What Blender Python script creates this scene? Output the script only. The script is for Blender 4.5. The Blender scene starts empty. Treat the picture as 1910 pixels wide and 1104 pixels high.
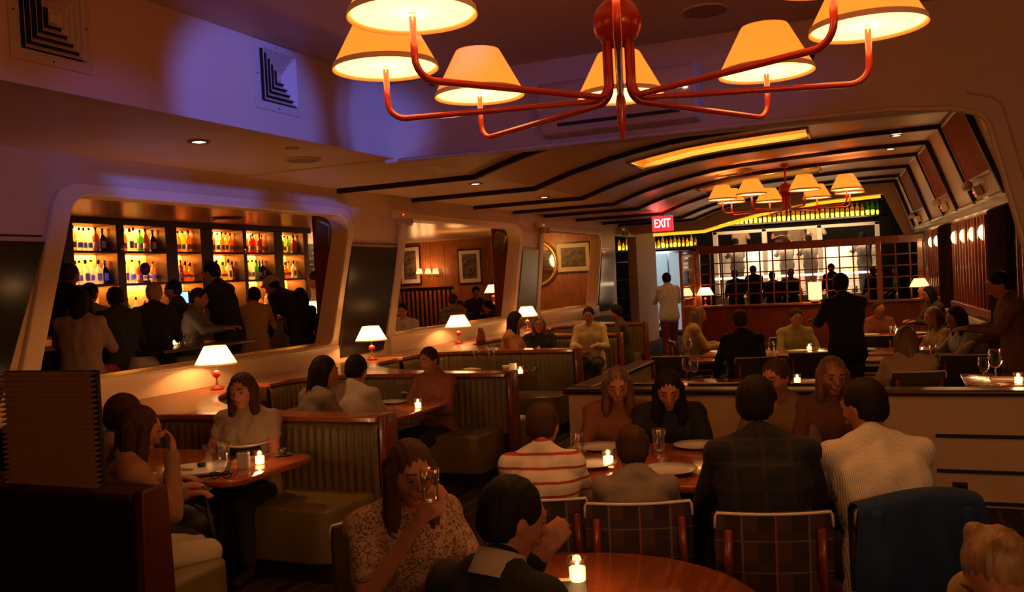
import bpy, bmesh, math, random
from math import sin, cos, pi, radians, atan2, sqrt
from mathutils import Vector, Matrix
random.seed(7)
S = bpy.context.scene
COL = S.collection

# ------------------------------------------------------------------ camera
FPX, PX0, PY0, EYE = 1661.0, 955.0, 552.0, 1.8
def _cv(px, py): return Vector((px - PX0, PY0 - py, FPX))
_Y = _cv(1675, 484).normalized()
_hp = _cv(1675 - 3000, 484 + 3000 * .0511)
_Z = _Y.cross(_hp).normalized()
if _Z.y < 0: _Z = -_Z
_X = _Z.cross(_Y)
if _X.x < 0: _X = -_X
def ray(px, py):
    c = _cv(px, py)
    return Vector((_X.dot(c), _Y.dot(c), _Z.dot(c)))
E0 = Vector((0, 0, EYE))
def at(d, px, py): return E0 + ray(px, py) * (d / FPX)          # point at optical distance d
def on(axis, val, px, py):                                       # point on the plane axis = val
    r = ray(px, py); i = 'XYZ'.index(axis)
    return E0 + r * ((val - E0[i]) / r[i])
def depth(p):
    q = Vector(p) - E0
    return _X[2] * q.x + _Y[2] * q.y + _Z[2] * q.z
cam = bpy.data.cameras.new('camera'); camo = bpy.data.objects.new('camera', cam); COL.objects.link(camo)
r_ = Vector((_X[0], _Y[0], _Z[0])); u_ = Vector((_X[1], _Y[1], _Z[1])); f_ = Vector((_X[2], _Y[2], _Z[2]))
m_ = Matrix(((r_.x, u_.x, -f_.x), (r_.y, u_.y, -f_.y), (r_.z, u_.z, -f_.z))).to_4x4()
m_.translation = E0
camo.matrix_world = m_
cam.sensor_width = 36; cam.lens = 36 * FPX / 1910; cam.clip_start = .05; cam.clip_end = 80
S.camera = camo

# ------------------------------------------------------------------ world, exposure
w = bpy.data.worlds.new('world'); S.world = w; w.use_nodes = True
w.node_tree.nodes['Background'].inputs[0].default_value = (.35, .2, .12, 1)
w.node_tree.nodes['Background'].inputs[1].default_value = .003
S.view_settings.view_transform = 'Standard'; S.view_settings.look = 'None'
S.view_settings.exposure = 0.72; S.view_settings.gamma = 1.0
S.cycles.max_bounces = 5; S.cycles.diffuse_bounces = 3; S.cycles.glossy_bounces = 3
S.cycles.transmission_bounces = 5; S.cycles.transparent_max_bounces = 8
S.cycles.sample_clamp_indirect = 2.0; S.cycles.sample_clamp_direct = 0
S.cycles.caustics_reflective = False; S.cycles.caustics_refractive = False
S.cycles.use_denoising = True

WARM = (1.0, .38, .10); WARMW = (1.0, .47, .16); CANDLE = (1.0, .45, .15); BLUE = (.07, .14, 1.0)
def light(kind, loc, power, col=WARM, size=.1, rot=None, spot=None, blend=.5, sizey=None, name=None, aim=None):
    l = bpy.data.lights.new(name or 'lamp_light', kind); l.energy = power; l.color = col
    if kind == 'POINT' or kind == 'SPOT': l.shadow_soft_size = size
    if kind == 'AREA':
        l.size = size
        if sizey: l.shape = 'RECTANGLE'; l.size_y = sizey
    if kind == 'SPOT': l.spot_size = spot; l.spot_blend = blend
    o = bpy.data.objects.new(name or 'lamp_light', l); COL.objects.link(o); o.location = loc
    if aim is not None:
        o.rotation_euler = (Vector(aim) - Vector(loc)).to_track_quat('-Z', 'Y').to_euler()
    elif rot: o.rotation_euler = rot
    return o
# blue street light coming through the front windows behind the camera (off frame)
def blue(loc, p0, power, spot, size=.12):
    light('SPOT', loc, power, BLUE, size, spot=radians(spot), blend=.35, aim=p0, name='blue_window_light')
blue((2.6, 0.6, 3.5), on('X', -4.25, 470, 205), 1900, 10)
blue((2.6, 0.6, 3.5), on('X', -4.25, 705, 240), 2300, 6)
blue((1.2, -1.2, 2.6), on('X', -6.0, 225, 340), 300, 7)
blue((1.2, -1.2, 2.6), on('X', -6.0, 40, 350), 220, 6)
blue((-1.2, 1.5, 3.5), on('Y', 7.2, 900, 225), 60, 26)
blue((5.5, 5.2, 3.3), (-1.39, 7.1, 3.2), 320, 7)
# overall warm light in the room: area lights behind the camera, out of the frame
light('AREA', (0.8, -2.5, 2.2), 16, (1, .42, .16), 1.6, aim=(-1.5, 5, 3.2), name='rear_room_light')
light('AREA', (3.2, -.6, 2.9), 18, (1, .5, .22), .9, aim=(-.2, 4.2, 1.0), name='diner_fill_light')  # added fill on the near diners' backs, mainly the striped shirt
# recessed downlights
for px, py, z, p in ((371, 263, 2.96, 16), (887, 342, 2.96, 14), (1015, 367, 2.96, 14), (1090, 398, 2.95, 8), (1672, 252, 3.42, 14), (1661, 277, 3.42, 12)):
    q = on('Z', z, px, py)
    light('SPOT', (q.x, q.y, z - .05), p * 2.6, (1, .45, .15), .05, rot=(0, 0, 0), spot=radians(110), blend=.8, name='downlight_light')
# back bar
for i in range(6):
    y0, y1 = ((8.05, 8.72), (8.85, 9.58), (9.8, 10.27), (10.52, 11.2), (11.28, 11.95), (12.18, 12.75))[i]
    light('AREA', (-9.78, (y0 + y1) / 2, 2.77), 20, (1, .42, .09), .05, rot=(0, radians(12), 0), sizey=y1 - y0 - .06, name='shelf_light')
    light('AREA', (-9.78, (y0 + y1) / 2, 2.40), 14, (1, .38, .07), .05, rot=(0, radians(12), 0), sizey=y1 - y0 - .06, name='shelf_light')
    light('AREA', (-9.78, (y0 + y1) / 2, 1.97), 12, (1, .38, .07), .05, rot=(0, radians(12), 0), sizey=y1 - y0 - .06, name='shelf_light')
# kitchen pass
light('AREA', (-2.5, 25.0, 2.25), 60, (1, .60, .30), 3.6, rot=(radians(25), 0, 0), sizey=.3, name='kitchen_light')
light('AREA', (-2.5, 25.1, 3.0), 20, (1, .55, .26), 3.6, rot=(radians(50), 0, 0), sizey=.3, name='upper_window_fill')  # added fill aimed at the figures in the upper window
light('AREA', (-2.5, 23.7, 3.0), 26, (1, .6, .32), 3.6, rot=(radians(42), 0, 0), sizey=.2, name='pass_frame_fill')  # added unseen fill that brightens the white pass frames
light('AREA', (-6.6, 23.8, 2.4), 5, (.8, .92, 1.0), 1.0, rot=(radians(40), 0, 0), sizey=.4, name='pantry_light')
# added fill by the pantry pier, then the yellow light under the ledge bottles
light('POINT', (-4.7, 22.6, 2.5), 5, (1, .42, .16), .1, name='pier_fill_light')  # added fill that lifts the pier, no fitting here
light('AREA', (-2.4, 24.62, 2.985), 40, (1, .72, .02), 4.2, rot=(radians(180), 0, 0), sizey=.1, name='bottle_ledge_light')
light('AREA', (-6.3, 24.62, 2.475), 22, (1, .72, .02), 2.2, rot=(radians(180), 0, 0), sizey=.1, name='bottle_ledge_light')

# ------------------------------------------------------------------ materials
MT = {}
def mat(name, col, rough=.6, metal=0, emit=None, es=0, bump=0, bscale=40, spec=.5, var=0, vscale=6, trans=0, stretch=None, coat=0, sheen=0):
    if name in MT: return MT[name]
    m = bpy.data.materials.new(name); m.use_nodes = True; nt = m.node_tree; N = nt.nodes; L = nt.links
    b = N['Principled BSDF']; b.inputs['Base Color'].default_value = (*col, 1)
    b.inputs['Roughness'].default_value = rough; b.inputs['Metallic'].default_value = metal
    b.inputs['Specular IOR Level'].default_value = spec
    b.inputs['Coat Weight'].default_value = coat
    if sheen: b.inputs['Sheen Weight'].default_value = sheen
    if trans: b.inputs['Transmission Weight'].default_value = trans
    if emit: b.inputs['Emission Color'].default_value = (*emit, 1); b.inputs['Emission Strength'].default_value = es
    if var or bump:
        tc = N.new('ShaderNodeTexCoord'); mp = N.new('ShaderNodeMapping'); L.new(tc.outputs['Object'], mp.inputs[0])
        if stretch: mp.inputs['Scale'].default_value = stretch
    if var:
        n = N.new('ShaderNodeTexNoise'); n.inputs['Scale'].default_value = vscale; n.inputs['Detail'].default_value = 5
        L.new(mp.outputs[0], n.inputs['Vector'])
        r = N.new('ShaderNodeValToRGB'); r.color_ramp.elements[0].position = .3; r.color_ramp.elements[1].position = .72
        r.color_ramp.elements[0].color = (*[c * (1 - var) for c in col], 1); r.color_ramp.elements[1].color = (*[min(1, c * (1 + var)) for c in col], 1)
        L.new(n.outputs[0], r.inputs[0]); L.new(r.outputs[0], b.inputs['Base Color'])
    if bump:
        n2 = N.new('ShaderNodeTexNoise'); n2.inputs['Scale'].default_value = bscale; L.new(mp.outputs[0], n2.inputs['Vector'])
        bp = N.new('ShaderNodeBump'); bp.inputs['Strength'].default_value = bump; bp.inputs['Distance'].default_value = .01
        L.new(n2.outputs[0], bp.inputs['Height']); L.new(bp.outputs[0], b.inputs['Normal'])
    MT[name] = m; return m
def glow(name, col, s):
    if name in MT: return MT[name]
    m = bpy.data.materials.new(name); m.use_nodes = True; nt = m.node_tree
    for n in list(nt.nodes): nt.nodes.remove(n)
    e = nt.nodes.new('ShaderNodeEmission'); e.inputs[0].default_value = (*col, 1); e.inputs[1].default_value = s
    o = nt.nodes.new('ShaderNodeOutputMaterial'); nt.links.new(e.outputs[0], o.inputs[0]); MT[name] = m; return m
def shade_mat(name, col, ecol, es):
    """fabric lampshade: lets the bulb's light through and glows a little"""
    if name in MT: return MT[name]
    m = bpy.data.materials.new(name); m.use_nodes = True; nt = m.node_tree; N = nt.nodes; L = nt.links
    for n in list(N): N.remove(n)
    d = N.new('ShaderNodeBsdfDiffuse'); d.inputs[0].default_value = (*col, 1)
    t = N.new('ShaderNodeBsdfTranslucent'); t.inputs[0].default_value = (*col, 1)
    mx = N.new('ShaderNodeMixShader'); mx.inputs[0].default_value = .45
    e = N.new('ShaderNodeEmission'); e.inputs[0].default_value = (*ecol, 1); e.inputs[1].default_value = es
    ad = N.new('ShaderNodeAddShader'); o = N.new('ShaderNodeOutputMaterial')
    L.new(d.outputs[0], mx.inputs[1]); L.new(t.outputs[0], mx.inputs[2]); L.new(mx.outputs[0], ad.inputs[0]); L.new(e.outputs[0], ad.inputs[1])
    L.new(ad.outputs[0], o.inputs[0]); MT[name] = m; return m
def glass(name, col=(1, 1, 1), rough=0.02):
    """thin clear glass: mostly see-through with glossy reflections"""
    if name in MT: return MT[name]
    m = bpy.data.materials.new(name); m.use_nodes = True; nt = m.node_tree; N = nt.nodes; L = nt.links
    for n in list(N): N.remove(n)
    t = N.new('ShaderNodeBsdfTransparent'); t.inputs[0].default_value = (*[.75 + .2 * c for c in col], 1)
    g = N.new('ShaderNodeBsdfGlossy'); g.inputs['Roughness'].default_value = rough; g.inputs[0].default_value = (1, 1, 1, 1)
    lw = N.new('ShaderNodeLayerWeight'); lw.inputs[0].default_value = .35
    mx = N.new('ShaderNodeMixShader'); o = N.new('ShaderNodeOutputMaterial')
    L.new(lw.outputs['Facing'], mx.inputs[0]); L.new(t.outputs[0], mx.inputs[1]); L.new(g.outputs[0], mx.inputs[2]); L.new(mx.outputs[0], o.inputs[0])
    MT[name] = m; return m
def bottle_mat(name, col):
    if name in MT: return MT[name]
    m = bpy.data.materials.new(name); m.use_nodes = True; nt = m.node_tree; N = nt.nodes; L = nt.links
    for n in list(N): N.remove(n)
    t = N.new('ShaderNodeBsdfTranslucent'); t.inputs[0].default_value = (*col, 1)
    tr = N.new('ShaderNodeBsdfTransparent'); tr.inputs[0].default_value = (*col, 1)
    g = N.new('ShaderNodeBsdfGlossy'); g.inputs['Roughness'].default_value = .08
    m1 = N.new('ShaderNodeMixShader'); m1.inputs[0].default_value = .45; m2 = N.new('ShaderNodeMixShader'); m2.inputs[0].default_value = .12
    o = N.new('ShaderNodeOutputMaterial')
    L.new(t.outputs[0], m1.inputs[1]); L.new(tr.outputs[0], m1.inputs[2]); L.new(m1.outputs[0], m2.inputs[1]); L.new(g.outputs[0], m2.inputs[2]); L.new(m2.outputs[0], o.inputs[0])
    MT[name] = m; return m
def stripes(name, c1, c2, scale, axis='X', lines=None, rough=.8):
    """two-way woven pattern: lines=None gives stripes along one axis, a list of (axis, scale, width, colour) gives a plaid"""
    if name in MT: return MT[name]
    m = bpy.data.materials.new(name); m.use_nodes = True; nt = m.node_tree; N = nt.nodes; L = nt.links
    b = N['Principled BSDF']; b.inputs['Roughness'].default_value = rough
    tc = N.new('ShaderNodeTexCoord'); sp = N.new('ShaderNodeSeparateXYZ'); L.new(tc.outputs['Object'], sp.inputs[0])
    cur = None
    for ax, sc, wd, colr in (lines or [(axis, scale, .5, c2)]):
        mu = N.new('ShaderNodeMath'); mu.operation = 'MULTIPLY'; mu.inputs[1].default_value = sc; L.new(sp.outputs[ax], mu.inputs[0])
        fr = N.new('ShaderNodeMath'); fr.operation = 'FRACT'; L.new(mu.outputs[0], fr.inputs[0])
        lt = N.new('ShaderNodeMath'); lt.operation = 'LESS_THAN'; lt.inputs[1].default_value = wd; L.new(fr.outputs[0], lt.inputs[0])
        mx = N.new('ShaderNodeMix'); mx.data_type = 'RGBA'; L.new(lt.outputs[0], mx.inputs[0])
        if cur is None: mx.inputs[6].default_value = (*c1, 1)
        else: L.new(cur, mx.inputs[6])
        mx.inputs[7].default_value = (*colr, 1); cur = mx.outputs[2]
    L.new(cur, b.inputs['Base Color']); MT[name] = m; return m
def floral(name, c1, c2, c3):
    if name in MT: return MT[name]
    m = bpy.data.materials.new(name); m.use_nodes = True; nt = m.node_tree; N = nt.nodes; L = nt.links
    b = N['Principled BSDF']; b.inputs['Roughness'].default_value = .85
    tc = N.new('ShaderNodeTexCoord'); v = N.new('ShaderNodeTexNoise'); v.inputs['Scale'].default_value = 38; v.inputs['Distortion'].default_value = 2.5
    L.new(tc.outputs['Object'], v.inputs['Vector'])
    r = N.new('ShaderNodeValToRGB'); L.new(v.outputs[0], r.inputs[0]); r.color_ramp.interpolation = 'CONSTANT'
    e = r.color_ramp.elements; e[0].position = 0; e[0].color = (*c1, 1); e[1].position = .53; e[1].color = (*c2, 1)
    x = e.new(.6); x.color = (*c3, 1); x = e.new(.67); x.color = (*c1, 1)
    L.new(r.outputs[0], b.inputs['Base Color']); MT[name] = m; return m

cream = mat('cream_gloss_paint', (.66, .46, .27), .38, var=.04, vscale=2, bump=.05, bscale=3)
cream_up = mat('upper_cream_paint', (.62, .42, .28), .5, var=.05, vscale=2)
creamd = mat('cream_frame_paint', (.70, .52, .33), .3)
dark_trim = mat('dark_stained_trim', (.035, .014, .007), .25, var=.3, vscale=14, stretch=(6, 1, 6))
wood = mat('orange_teak', (.33, .095, .022), .2, var=.35, vscale=5, stretch=(1, 9, 9), coat=.3)
wood_t = mat('table_wood', (.36, .085, .02), .16, var=.3, vscale=4, stretch=(9, 1, 9), coat=.5)
wood_r = mat('mahogany', (.20, .035, .012), .28, var=.35, vscale=5, stretch=(9, 9, 1), coat=.2)
panel_w = mat('wall_panel_wood', (.36, .12, .03), .35, var=.3, vscale=4, stretch=(7, 7, 1))
barwood = mat('back_bar_wood', (.62, .30, .08), .4, var=.35, vscale=5, stretch=(8, 8, 1))
dark_w = mat('dark_walnut', (.04, .016, .008), .3, var=.3, vscale=6)
leather = mat('olive_leather', (.17, .12, .032), .34, bump=.15, bscale=160, var=.15, vscale=5)
leather_b = mat('ribbed_olive_leather', (.145, .10, .035), .38, bump=.15, bscale=160)
blackp = mat('black_lacquer', (.02, .015, .013), .12, spec=.6)
carpet = stripes('striped_carpet', (.022, .009, .006), (.07, .02, .012), 9, 'X', lines=[('X', 7, .12, (.10, .035, .018)), ('X', 3.1, .2, (.012, .006, .005))], rough=.95)
barfloor = mat('bar_floor', (.03, .015, .01), .5, var=.3)
brass = mat('brass', (.75, .48, .18), .22, 1)
chrome = mat('chrome', (.7, .68, .65), .15, 1)
steel = mat('brushed_steel', (.5, .48, .45), .3, 1, var=.1, stretch=(1, 30, 30))
redlac = mat('red_lacquer', (.42, .03, .018), .25, coat=.3)
black = mat('matt_black', (.012, .01, .009), .6)
blackg = mat('black_gloss', (.012, .01, .009), .2)
white = mat('white_ceramic', (.8, .76, .68), .18)
paper = mat('print_paper', (.72, .62, .48), .6)
gl = glass('clear_glass')
gold_rec = mat('gold_recess_paint', (.60, .17, .012), .35)
# ------------------------------------------------------------------ mesh helpers
_TS = bpy.data.scenes.new('scratch')
def bake(o):
    """evaluate one object's modifiers in a scratch scene and return the mesh"""
    for c in list(o.users_collection): c.objects.unlink(o)
    _TS.collection.objects.link(o); vl = _TS.view_layers[0]; vl.update(); dg = vl.depsgraph
    me = bpy.data.meshes.new_from_object(o.evaluated_get(dg), depsgraph=dg)
    bpy.data.objects.remove(o); return me
class MB:
    """collects shapes; build() links them as one mesh object"""
    def __init__(s): s.v = []; s.f = []; s.sm = []
    def add(s, vs, fs, smooth=False):
        n = len(s.v); s.v += [tuple(v) for v in vs]; s.f += [tuple(i + n for i in f) for f in fs]; s.sm += [smooth] * len(fs); return s
    def box(s, x0, x1, y0, y1, z0, z1, M=None):
        vs = [Vector((x, y, z)) for z in (z0, z1) for y in (y0, y1) for x in (x0, x1)]
        if M: vs = [M @ v for v in vs]
        return s.add(vs, [(0, 2, 3, 1), (4, 5, 7, 6), (0, 1, 5, 4), (2, 6, 7, 3), (0, 4, 6, 2), (1, 3, 7, 5)])
    def lathe(s, prof, n=24, c=(0, 0, 0), M=None, caps=True):
        vs = []; fs = []
        for r, z in prof:
            for i in range(n):
                a = 2 * pi * i / n; vs.append(Vector((c[0] + r * cos(a), c[1] + r * sin(a), c[2] + z)))
        for j in range(len(prof) - 1):
            for i in range(n):
                k = (i + 1) % n; fs.append((j * n + i, j * n + k, (j + 1) * n + k, (j + 1) * n + i))
        if caps:
            if prof[0][0] > 1e-4: fs.append(tuple(reversed(range(n))))
            if prof[-1][0] > 1e-4: fs.append(tuple(range((len(prof) - 1) * n, len(prof) * n)))
        if M: vs = [M @ v for v in vs]
        return s.add(vs, fs, True)
    def cyl(s, r, z0, z1, c=(0, 0, 0), n=20, M=None): return s.lathe([(r, z0), (r, z1)], n, c, M)
    def sphere(s, r, c=(0, 0, 0), n=20, m=12, sc=(1, 1, 1), M=None):
        vs = [Vector((0, 0, -1))]; fs = []
        for j in range(1, m):
            a = -pi / 2 + pi * j / m
            for i in range(n): vs.append(Vector((cos(a) * cos(2 * pi * i / n), cos(a) * sin(2 * pi * i / n), sin(a))))
        vs.append(Vector((0, 0, 1)))
        for i in range(n):
            k = (i + 1) % n; fs.append((0, 1 + k, 1 + i)); fs.append((len(vs) - 1, 1 + (m - 2) * n + i, 1 + (m - 2) * n + k))
            for j in range(m - 2): fs.append((1 + j * n + i, 1 + j * n + k, 1 + (j + 1) * n + k, 1 + (j + 1) * n + i))
        vs = [Vector((v.x * r * sc[0], v.y * r * sc[1], v.z * r * sc[2])) for v in vs]
        if M: vs = [M @ v for v in vs]
        return s.add([v + Vector(c) for v in vs], fs, True)
    def tube(s, pts, r, n=10, rads=None):
        pts = [Vector(p) for p in pts]; vs = []; fs = []
        up = Vector((0, 0, 1))
        for i, p in enumerate(pts):
            t = (pts[min(i + 1, len(pts) - 1)] - pts[max(i - 1, 0)]).normalized()
            a = t.cross(up)
            if a.length < .1: a = t.cross(Vector((1, 0, 0)) if i == 0 else lasta.cross(t))
            if a.length < 1e-3: a = Vector((1, 0, 0))
            a.normalize()
            if i and a.dot(lasta) < 0: a = -a
            lasta = a; b = t.cross(a).normalized(); rr = rads[i] if rads else r
            for k in range(n): vs.append(p + a * rr * cos(2 * pi * k / n) + b * rr * sin(2 * pi * k / n))
        for i in range(len(pts) - 1):
            for k in range(n):
                q = (k + 1) % n; fs.append((i * n + k, i * n + q, (i + 1) * n + q, (i + 1) * n + k))
        fs.append(tuple(reversed(range(n)))); fs.append(tuple(range((len(pts) - 1) * n, len(pts) * n)))
        return s.add(vs, fs, True)
    def prism(s, poly, z0, z1, axis='Z', M=None):
        """extrude a closed polygon given in the two other axes (order XY, YZ, XZ)"""
        n = len(poly)
        def mk(a, b, c): return {'Z': (a, b, c), 'X': (c, a, b), 'Y': (a, c, b)}[axis]
        vs = [Vector(mk(a, b, z0)) for a, b in poly] + [Vector(mk(a, b, z1)) for a, b in poly]
        if M: vs = [M @ v for v in vs]
        fs = [tuple(reversed(range(n))), tuple(range(n, 2 * n))] + [(i, (i + 1) % n, n + (i + 1) % n, n + i) for i in range(n)]
        return s.add(vs, fs)
    def grid(s, rows, smooth=True):
        n = len(rows[0]); vs = [p for r in rows for p in r]
        return s.add(vs, [(j * n + i, j * n + i + 1, (j + 1) * n + i + 1, (j + 1) * n + i) for j in range(len(rows) - 1) for i in range(n - 1)], smooth)
    def capsule(s, a, b, ra, rb, n=12):
        a, b = Vector(a), Vector(b); d = b - a; L = d.length
        if L < 1e-5: return s.sphere(ra, a, n, 8)
        q = d.to_track_quat('Z', 'Y').to_matrix().to_4x4()
        prof = [(ra * cos(t), -ra * sin(t)) for t in (1.5, 1.1, .7, .35, 0)] + [(rb * cos(t), L + rb * sin(t)) for t in (0, .35, .7, 1.1, 1.5)]
        M = Matrix.Translation(a) @ q
        return s.lathe(prof, n, M=M)
    def shift(s, d):
        s.v = [(x - d[0], y - d[1], z - d[2]) for x, y, z in s.v]; return s
    def xf(s, M): s.v = [tuple(M @ Vector(v)) for v in s.v]; return s
    def mesh(s, name, m):
        me = bpy.data.meshes.new(name); me.from_pydata(s.v, [], s.f)
        me.polygons.foreach_set('use_smooth', s.sm); me.update()
        bm = bmesh.new(); bm.from_mesh(me); bmesh.ops.recalc_face_normals(bm, faces=bm.faces); bm.to_mesh(me); bm.free()
        if m: me.materials.append(m)
        return me
    def build(s, name, m, parent=None, world=False, bevel=0, seg=2, loc=None):
        if world and parent is not None: s.shift(parent.location)
        if loc is not None: s.shift(loc)
        o = bpy.data.objects.new(name, s.mesh(name, m)); COL.objects.link(o)
        if parent is not None: o.parent = parent
        if loc is not None: o.location = loc
        if bevel:
            b = o.modifiers.new('bevel', 'BEVEL'); b.width = bevel; b.segments = seg; b.limit_method = 'ANGLE'; b.angle_limit = radians(40)
            if seg > 2:
                for p in o.data.polygons: p.use_smooth = True
        return o
def tag(o, label=None, cat=None, group=None, kind=None):
    for k, v in (('label', label), ('category', cat), ('group', group), ('kind', kind)):
        if v: o[k] = v
    return o
def thing(name, loc, label, cat, group=None, rz=0):
    o = bpy.data.objects.new(name, None); COL.objects.link(o); o.location = loc; o.rotation_euler = (0, 0, rz); o.empty_display_size = .1
    return tag(o, label, cat, group)
def kids(o): return [c for c in COL.objects if c.parent == o]
KID = {}
def dup(root, loc, rz, label, group=None):
    if root.name not in KID: KID[root.name] = [(c, kids(c)) for c in kids(root)]
    r = root.copy(); COL.objects.link(r); r.location = loc; r.rotation_euler = (0, 0, rz); r['label'] = label
    if group: r['group'] = group
    for c, gs in KID[root.name]:
        d = c.copy(); COL.objects.link(d); d.parent = r
        for g in gs:
            e = g.copy(); COL.objects.link(e); e.parent = d
    return r
def struct(o): o['kind'] = 'structure'; return o
def plate(name, loops, t, m, axis, off, bevel=0):
    """flat plate with holes: loops in the plane of the two other axes, extruded to thickness t about off"""
    cu = bpy.data.curves.new(name, 'CURVE'); cu.dimensions = '2D'; cu.fill_mode = 'BOTH'; cu.extrude = t / 2 - bevel; cu.bevel_depth = bevel; cu.bevel_resolution = 2; cu.offset = -bevel
    for lp in loops:
        sp = cu.splines.new('POLY'); sp.points.add(len(lp) - 1); sp.use_cyclic_u = True
        for p, (a, b) in zip(sp.points, lp): p.co = (a, b, 0, 1)
    tmp = bpy.data.objects.new(name, cu); COL.objects.link(tmp)
    me = bake(tmp); me.materials.clear(); me.materials.append(m)
    for v in me.vertices:
        a, b, c = v.co
        v.co = {'X': (off + c, a, b), 'Y': (a, off + c, b), 'Z': (a, b, off + c)}[axis]
    for p in me.polygons: p.use_smooth = False
    me.update(); o = bpy.data.objects.new(name, me); COL.objects.link(o); return o
def rounded(pts, r, n=6):
    """round the corners of a closed polygon"""
    out = []; N = len(pts)
    for i in range(N):
        p = Vector(pts[i]); a = Vector(pts[i - 1]) - p; b = Vector(pts[(i + 1) % N]) - p
        rr = r[i] if isinstance(r, (list, tuple)) else r
        if rr <= 0: out.append(tuple(p)); continue
        an = a.angle(b); d = min(rr / math.tan(an / 2), a.length * .49, b.length * .49); a.normalize(); b.normalize()
        p0 = p + a * d; p1 = p + b * d
        for k in range(n + 1):
            t = k / n; out.append(tuple(p0 * (1 - t) ** 2 + p * 2 * t * (1 - t) + p1 * t * t))
    return out
# ------------------------------------------------------------------ the setting
o = MB().box(-6.1, 6, -4, 30, -.1, 0).build('floor', carpet); struct(o)
o = MB().box(-14, -6.2, -1, 30, .25, .35).build('floor_bar_room', barfloor); struct(o)
o = MB().box(-14, -6.2, -1, 21.5, 2.86, 2.96).build('ceiling_bar_room', mat('bar_ceiling_lacquer', (.55, .36, .2), .25, var=.15, vscale=3, stretch=(.6, 3, 1))); struct(o)
o = MB().box(-6.1, -4.28, -4, 7.25, 2.98, 3.08).build('ceiling_low_soffit', cream); struct(o)
o = MB().box(-4.35, 6, -4, 7.35, 3.66, 3.76).build('ceiling_upper', cream_up); struct(o)
o = MB().box(-4.37, -4.25, -4, 7.2, 2.975, 3.7).build('wall_soffit_side', cream_up); struct(o)
o = MB().box(5.9, 6.0, -4, 7.3, 0, 3.7).build('wall_right_front', cream_up); struct(o)
o = MB().box(-6.1, 6, -4.1, -4, 0, 3.7).build('wall_behind_viewer', cream_up); struct(o)
# end wall of the front room above and beside the arched opening
op = rounded([(-4.26, 2.94), (.40, 2.87), (.615, 2.80), (.80, 1.95), (1.12, .5), (1.2, -.05)], [0, .12, .16, 0, 0, 0], 5)
poly = [(-4.36, 2.94)] + op[:] + [(5.95, -.05), (5.95, 3.72), (-4.36, 3.72)]
o = plate('wall_arch_front', [poly], .16, cream_up, 'Y', 7.28, .015); struct(o)
# rounded moulding that follows the opening
o = MB().tube([(x, 7.2, z) for x, z in [(-4.2, 2.95)] + [(-3 + .5 * i, 2.935 - .004 * i) for i in range(7)] + op[1:]], .022, 8).build('trim_arch_moulding', creamd); struct(o)
rel = [(x + (.10 if x > .3 else 0), z + .10) for x, z in op]
o = MB().tube([(x, 7.19, z) for x, z in rel[3:]], .006, 6).build('trim_arch_relief_line', cream_up); struct(o)

# left wall with parallelogram openings
WX = -6.0
ops = [[(4.69, 1.16), (8.48, 1.16), (9.01, 2.65), (5.13, 2.65)], [(9.86, 1.16), (13.72, 1.16), (14.26, 2.66), (10.38, 2.66)],
       [(14.93, 1.16), (18.2, 1.16), (18.8, 2.67), (15.36, 2.67)], [(-.5, 1.16), (3.35, 1.16), (3.85, 2.65), (0, 2.65)]]
RO = [.1, .14, .22, .22]
loops = [[(-1, 0), (19.86, 0), (19.96, 2.69), (21.66, 2.69), (21.66, 0), (23.6, 0), (23.6, 3.0), (-1, 3.0)]]
for q in ops: loops.append(rounded(q, RO, 7))
o = plate('wall_left', loops, .2, cream, 'X', WX - .1, .02); struct(o)
for i, q in enumerate(ops):
    c = Vector((sum(a for a, b in q) / 4, sum(b for a, b in q) / 4))
    w_ = .15
    outer = [(q[0][0] - w_ - .02, q[0][1] - .02), (q[1][0] + w_ - .05, q[1][1] - .02), (q[2][0] + w_, q[2][1] + .1), (q[3][0] - w_, q[3][1] + .1)]
    fr = plate('window_%d' % (i + 1), [rounded(outer, [.03, .03, .3, .3], 7), rounded(q, RO, 7)], .05, creamd, 'X', WX + .02, .015); struct(fr)
    b = MB().box(-6.22, -5.93, q[0][0] - .12, q[1][0] + .12, .90, 1.15).build('window_%d_sill' % (i + 1), creamd, bevel=.02, seg=3); struct(b)
    bb = MB().box(-6.2, -6.17, q[0][0] + .05, q[1][0] - .05, 1.15, 1.185).build('window_%d_inner_rail' % (i + 1), brass, bevel=.004); struct(bb)
# dark lacquer panels between the openings
for i, (a, b) in enumerate((((4.36, .9), (4.86, 2.28)), ((8.70, .9), (9.01, 2.29)), ((13.93, .9), (14.30, 2.30)), ((18.42, .9), (18.85, 2.31)))):
    if i == 0: pl = [(3.30, .9), (4.32, .9), (4.84, 2.27), (3.84, 2.27)]
    elif i == 1: pl = [(8.63, 1.0), (9.60, 1.0), (10.10, 2.29), (9.02, 2.29)]
    elif i == 2: pl = [(13.86, 1.0), (14.70, 1.0), (15.17, 2.31), (14.33, 2.31)]
    else: pl = [(18.36, 1.0), (19.45, 1.0), (19.82, 2.33), (18.86, 2.33)]
    o = MB().prism(pl, WX, WX + .03, 'X').build('wall_panel_inset', blackp if i != 2 else mat('grey_mirror_panel', (.2, .19, .18), .25, .6), bevel=.004); struct(o)
    o = MB().box(WX, WX + .012, pl[3][0] - .02, pl[2][0] - .01, pl[2][1] + .035, pl[2][1] + .05).build('trim_panel_line', dark_trim); struct(o)
o = MB().box(-6.0, -5.9, -1, 19.8, .0, .90).build('wall_left_dado', dark_w); struct(o)
# end segment of the left wall and back areas
o = MB().box(-14, -8.2, 23.5, 23.6, 0, 3.0).build('wall_pantry_left', black); struct(o)
o = MB().box(-6.21, -5.98, 21.67, 23.6, 0, 2.96).build('wall_pantry_pier', mat('pink_plaster', (.42, .24, .16), .6)); struct(o)
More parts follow.
